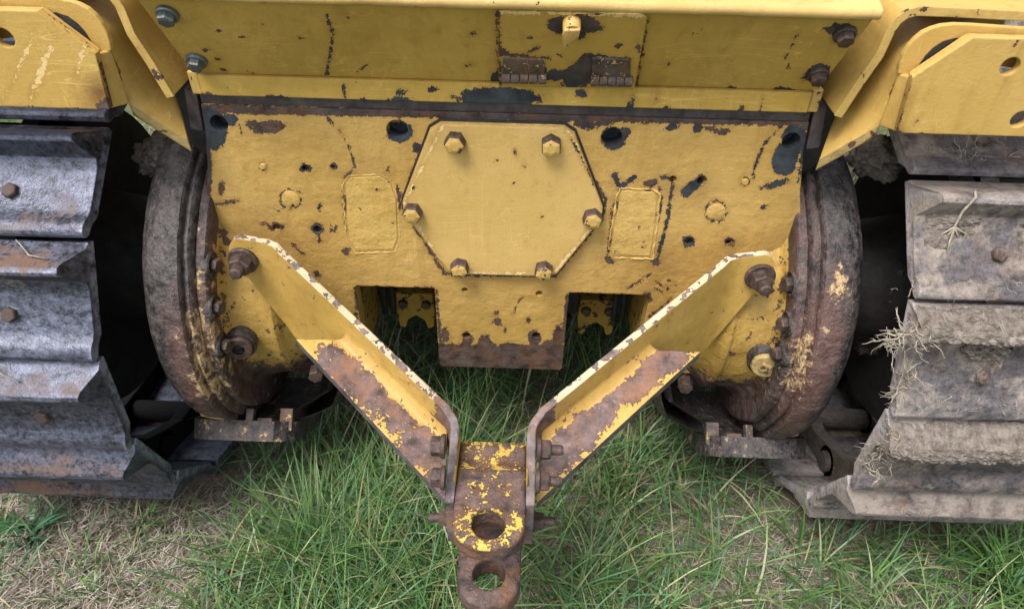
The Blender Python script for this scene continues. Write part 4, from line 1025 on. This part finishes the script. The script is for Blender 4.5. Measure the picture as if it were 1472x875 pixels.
mud_cake(0, .635, .70, 7.6, 10.6, .013, 'long mud clod on the middle pad of the right track', 4, .05)
mud_cake(-1, .565, .66, 8.5, 11.4, .007, 'smeared tan mud on the lowest pad of the right track', 5, .1)
mud_cake(1, .575, .65, 7.8, 10.4, .008, 'smooth grey mud smear under the upper bar of the right track', 6, .1)
# mud heaped on the frame behind each drive, seen through the gaps
for s, sets in ((1, (((1262, 226), .10, .034, 'pale mud heap behind the right final drive, below the fender bracket'), ((1272, 385), .12, .062, 'dark cracked mud packed between right track and final drive'), ((1262, 470), .14, .055, 'dark mud lying low inside the right track'))),
                (-1, (((236, 222), .10, .036, 'grey mud heap behind the left final drive, below the fender bracket'),))):
    for j, ((u, v), y, r_, lab) in enumerate(sets):
        c = U(u, v, y=y); bm = bmesh.new(); bmesh.ops.create_icosphere(bm, subdivisions=5, radius=1)
        for q in bm.verts:
            d = q.co.normalized(); nn = mnoise.noise(d*2.1+Vector((j, s, 0)))*.35+mnoise.noise(d*6+Vector((0, j, s)))*.22+mnoise.noise(d*15)*.12
            q.co = Vector((d.x*1.15, d.y*1.2, d.z*.8))*r_*(1+nn)+Vector(c)
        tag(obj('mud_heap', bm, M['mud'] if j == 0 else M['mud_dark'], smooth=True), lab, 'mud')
def root_clump(name, c, n, L, spread, d0, lab, rad=.0011, seed=0, group=None):
    rr = random.Random(seed); bm = bmesh.new()
    for i in range(n):
        p = np.array(c)+np.array([rr.uniform(-1, 1) for _ in range(3)])*np.array(spread)
        d = np.array(d0)+np.array([rr.gauss(0, 1.0) for _ in range(3)]); d /= np.linalg.norm(d)
        l = L*rr.uniform(.35, 1.15); pts = [p]; k = 9
        cv = np.array([rr.gauss(0, .75) for _ in range(3)])
        for j in range(k):
            d = d+cv*.42+np.array([rr.gauss(0, .42) for _ in range(3)])+np.array([0, 0, -.03]); d /= np.linalg.norm(d); pts.append(pts[-1]+d*l/k)
        r0 = rad*rr.uniform(.55, 1.5); tube(bm, pts, [r0*(1-.65*j/k) for j in range(k+1)], 5)
        if l > L*.7:
            q = pts[5]; e = d+np.array([rr.gauss(0, .9) for _ in range(3)]); e /= np.linalg.norm(e)
            tube(bm, [q, q+e*l*.12, q+e*l*.22+np.array([0, 0, -.004])], [r0*.6, r0*.45, r0*.2], 4)
    return tag(obj(name, bm, M['root'], smooth=True), lab, 'roots', group)
e0 = shoe_point(1, 0, X_IN+.012, -.05, .034)
root_clump('root_clump', e0+np.array([-.026, -.002, -.010]), 85, .040, (.028, .010, .013), (-.7, -.1, -.2), 'big clump of pale roots sticking out of the right track towards the final drive', .0009, 3)
tag(lump('mud_clod', [e0+np.array(q) for q in ((.012, .004, -.004), (-.006, .0, -.006), (-.024, -.002, -.012), (-.040, -.002, -.018))], [.010, .013, .011, .004], M['mud'], 9), 'mud clod in the middle of the big root clump on the right track', 'mud')
e1 = shoe_point(1, 0, X_IN+.006, .03, .01)
root_clump('root_clump', e1, 34, .04, (.008, .008, .03), (-.6, -.7, -.4), 'wispy roots hanging on the edge of the middle pad of the right track', .0008, 5)
e2 = shoe_point(1, -1, X_IN+.01, .0, .012)
root_clump('root_clump', e2, 40, .036, (.012, .012, .035), (-.7, -.5, .1), 'dry roots on the lower inside corner of the right track', .0009, 8)
e3 = shoe_point(1, -1, X_IN+.10, -.06, .03)
root_clump('root_fringe', e3, 46, .032, (.12, .008, .006), (.1, -.7, -.6), 'short root fringe along the lower mud cake of the right track', .0008, 12)
e4 = shoe_point(1, 1, .64, -.05, .043)
pts = [shoe_point(1, 1, *q) for q in ((.625, -.055, .040), (.621, -.045, .047), (.614, -.030, .030), (.611, -.012, .016), (.606, .008, .012), (.604, .02, .010))]
bm = bmesh.new(); tube(bm, pts, [.0018, .002, .0018, .0016, .0014, .0008], 6)
for a, b in ((.012, -.05), (-.016, -.04), (.004, -.055), (.020, -.03), (-.006, -.06)):
    tube(bm, [pts[3], pts[3]+np.array([a*.9, -.002, b*.3]), pts[3]+np.array([a, 0, b*.75]), pts[3]+np.array([a*.5, .002, b*1.2])], [.0014, .0012, .001, .0005], 5)
tag(obj('root', bm, M['root'], smooth=True), 'forked pale root hanging down the upper pad of the right track', 'roots')
root_clump('root_fringe', shoe_point(1, 1, .66, .07, .018), 60, .016, (.13, .006, .012), (0, -.4, -.9), 'wispy dry roots along the lip of the upper pad on the right track', .0005, 21)
root_clump('root_fringe', shoe_point(1, 2, .68, .06, .018), 40, .035, (.12, .008, .012), (0, -.8, .1), 'dry grass roots on the top shoe of the right track below the fender', .0005, 25)
root_clump('root_fringe', shoe_point(1, 0, .68, .06, .018), 50, .016, (.13, .006, .012), (0, -.4, -.9), 'short dry roots along the lip of the middle pad on the right track', .0005, 27)
root_clump('root_fringe', shoe_point(1, 0, .68, -.065, .03), 60, .035, (.10, .008, .008), (0, -.7, .1), 'dry grass bits caught in the mud cake of the middle bar on the right track', .0005, 31)
def straw_on(k, pl, lab):
    bm = bmesh.new(); tube(bm, [shoe_point(-1, k, *p) for p in pl], [.0009]*len(pl), 5)
    tag(obj('straw', bm, M['root'], smooth=True), lab, 'straw', 'straws lying on the left track')
straw_on(0, [(.655, -.082, .008), (.64, -.074, .018), (.625, -.065, .029), (.600, -.062, .033)], 'bent pale straw on the rusty second bar of the left track')
straw_on(-1, [(.71, -.080, .012), (.69, -.072, .022), (.665, -.066, .029)], 'short pale straw on the third bar of the left track')
straw_on(-2, [(.69, -.03, .018), (.665, -.046, .0415), (.64, -.03, .02), (.62, .02, .012)], 'forked straw hanging over the lowest bar of the left track')

# ================================================================== GRASS
TINT = []
def blades_mesh(name, specs, mat, seg=5):
    """specs: rows of (x,y,z, yaw, length, width, lean, curl, r,g,b)"""
    S = np.array(specs, float); n = len(S); k = seg+1
    t = np.linspace(0, 1, k)[None, :]
    yaw, L, Wd, lean, curl = (S[:, i][:, None] for i in (3, 4, 5, 6, 7))
    ang = lean+curl*t                       # angle from vertical along the blade
    dt = L/seg
    h = np.cumsum(np.sin(ang)*dt, 1)-np.sin(ang[:, :1])*dt; v = np.cumsum(np.cos(ang)*dt, 1)-np.cos(ang[:, :1])*dt
    side = rng.normal(0, .12, (n, 1))*t**2*L
    px = S[:, 0:1]+h*np.cos(yaw)-side*np.sin(yaw); py = S[:, 1:2]+h*np.sin(yaw)+side*np.cos(yaw); pz = np.maximum(S[:, 2:3]+v, S[:, 2:3]+.001)
    wd = Wd*.5*np.clip((1-t**2.2)+.04, 0, 1)*np.where(t < .12, .75, 1)
    tw = yaw+rng.normal(0, .7, (n, 1))*t
    ax, ay = -np.sin(tw)*wd, np.cos(tw)*wd
    V = np.stack([np.stack([px-ax, py-ay, pz], -1), np.stack([px+ax, py+ay, pz+wd*.35], -1)], 2).reshape(n, k*2, 3)
    idx = np.arange(n)[:, None, None]*(2*k)+np.array([[2*i, 2*i+1, 2*i+3, 2*i+2] for i in range(seg)])[None]
    me = bpy.data.meshes.new(name)
    nf = n*seg
    me.vertices.add(n*2*k); me.vertices.foreach_set('co', V.astype(np.float32).ravel())
    me.loops.add(nf*4); me.loops.foreach_set('vertex_index', idx.astype(np.int32).ravel())
    me.polygons.add(nf); me.polygons.foreach_set('loop_start', np.arange(nf, dtype=np.int32)*4)
    me.update(calc_edges=True); me.validate()
    c = np.ones((n, k, 2, 4), np.float32); tip = (t**2)[..., None, None]
    base = S[:, 8:11][:, None, None, :]
    c[..., :3] = base*(1-.0*tip)
    at = me.color_attributes.new('tint', 'FLOAT_COLOR', 'POINT'); at.data.foreach_set('color', c.ravel())
    me.polygons.foreach_set('use_smooth', [True]*nf)
    return mobj(name, me, mat)
def nz(x, y, f, o=0.): return mnoise.noise((x*f, y*f, o))
def green_density(x, y):
    d = .95
    if x < -.44: d = .95-(-.44-x)*9                    # bare dry patch behind the left track
    d = max(d, .03)
    if x > .30: d = .50+.55*nz(x, y, 4.5, 3)
    if x < -.5: return max(.02, min(.2, d+.12*nz(x, y, 6, 2)))
    if x > .80: d = .95
    d += .55*nz(x, y, 4.3, 9)
    return max(.02, min(1, d))
def in_track(x, y): return abs(x) > .55 and y > -.11 and y < 2.3 and abs(x) < .99
green = []; 
def add_blade(x, y, big=1.):
    yaw = random.uniform(0, 6.283); sh = random.random()
    L = random.gauss(.135, .05)*big; L = max(.03, min(.24, L))
    under = y > -.02 and abs(x) < .55
    if under: L = min(L*1.15, .24)
    hue = random.random()
    col = np.array((.036, .088, .022))*(1-hue)+np.array((.165, .29, .085))*hue
    if random.random() < .12: col = np.array((.30, .27, .13))*random.uniform(.7, 1.1)
    if random.random() < .25: col = np.array((.085, .19, .085))
    if random.random() < .07: col = np.array((.34, .36, .20))*random.uniform(.8, 1.1)
    col = col*random.uniform(.7, 1.25)
    green.append((x, y, ground_z(x, y)-.004, yaw, L, random.uniform(.0018, .0044), random.uniform(.05, .7), random.uniform(.2, 1.7), *col))
# clustered tufts near the camera, thinning outwards
def scatter(n, x0, x1, y0, y1, per, big=1., spread=.022):
    c = 0
    while c < n:
        x, y = random.uniform(x0, x1), random.uniform(y0, y1); c += 1
        if random.random() > green_density(x, y): continue
        for _ in range(random.randint(3, int(per*.85))):
            xx, yy = x+random.gauss(0, spread), y+random.gauss(0, spread)
            if in_track(xx, yy): continue
            add_blade(xx, yy, big)
scatter(1800, -1.05, 1.15, -.55, .02, 12, .95)
scatter(620, -.56, .56, .0, .75, 12, 1.05)
scatter(420, -.34, -.06, -.42, -.02, 12, 1.12)
scatter(500, -1.9, 1.9, -1.2, -.5, 9)
for sx in (-1, 1):
    for _ in range(900):
        x, y = sx*random.uniform(1.0, 2.3), random.uniform(-1.0, 1.6)
        if random.random() > .55+.6*nz(x, y, 2.5, 5): continue
        for _ in range(random.randint(3, 8)): add_blade(x+random.gauss(0, .025), y+random.gauss(0, .025), .9)
for q in range(60):
    add_small = U(random.uniform(60, 380), random.uniform(715, 870), z=GZ)
    for _ in range(random.randint(2, 7)): add_blade(add_small[0]+random.gauss(0, .008), add_small[1]+random.gauss(0, .008), .4)
tag(blades_mesh('grass', green, M['blade']), 'green grass growing under and behind the bulldozer', 'grass', kind='stuff')
# dry thatch lying flat
dry = []
def add_straw(x, y):
    k = random.random(); col = np.array((.17, .135, .102))*(1-k)+np.array((.48, .43, .355))*k
    if random.random() < .1: col = np.array((.12, .09, .06))
    dry.append((x, y, ground_z(x, y)+random.uniform(.0, .010), random.uniform(0, 6.283), random.uniform(.010, .055), random.uniform(.0008, .0022), random.uniform(1.15, 1.62), random.uniform(-.25, .5), *(col*random.uniform(.7, 1.1))))
for _ in range(48000):
    x, y = random.uniform(-1.15, 1.25), random.uniform(-.55, .12)
    if in_track(x, y) and y > -.06: continue
    if random.random() < .32+.95*(1-green_density(x, y)): add_straw(x, y)
for _ in range(5000):
    x, y = random.uniform(-.56, .56), random.uniform(.0, .5); add_straw(x, y)
for _ in range(4000):
    add_straw(random.uniform(-1.9, 1.9), random.uniform(-1.2, -.5))
for _ in range(9000):
    add_straw(random.choice((-1, 1))*random.uniform(1.0, 2.3), random.uniform(-1.0, 1.6))
tag(blades_mesh('dry_thatch', dry, M['straw'], 3), 'pale dry straw thatch lying on the soil', 'straw', kind='stuff')
# tufts one can pick out
def tuft(c, n, L, lab, broad=1., seed=1, col=(.06, .15, .05), lean=.6):
    rr = random.Random(seed); sp = []
    for _ in range(n):
        a = rr.uniform(0, 6.283); d = abs(rr.gauss(0, .018))
        k = rr.uniform(.7, 1.35)
        sp.append((c[0]+d*math.cos(a), c[1]+d*math.sin(a), ground_z(*c[:2])-.003, a+rr.gauss(0, .5), L*rr.uniform(.5, 1.15), .0045*broad*rr.uniform(.6, 1.2), rr.uniform(.1, lean), rr.uniform(.3, 1.5), col[0]*k, col[1]*k, col[2]*k))
    tag(blades_mesh('grass_tuft', sp, M['blade'], 6), lab, 'grass', 'separate grass tufts')
p = U(35, 770, z=GZ); tuft(p, 60, .085, 'broad leaved dark green tuft at the left edge below the track', 1.7, 2, (.045, .13, .055), 1.1)
p = U(190, 790, z=GZ); tuft(p, 16, .045, 'tiny thin tuft alone in the dry patch', .8, 3, (.10, .14, .06), .8)
p = U(215, 735, z=GZ); tuft(p, 18, .05, 'small faded tuft in the dry patch close to the left track', .9, 4, (.11, .15, .06), 1.0)
p = U(455, 800, z=GZ); tuft(p, 150, .23, 'tall arching green tuft left of the hitch arm', 1.05, 5, (.11, .19, .07), .8)
p = U(1445, 850, z=GZ); tuft(p, 130, .17, 'fresh bright green tuft at the right edge of the picture', 1.2, 6, (.11, .22, .05), .7)
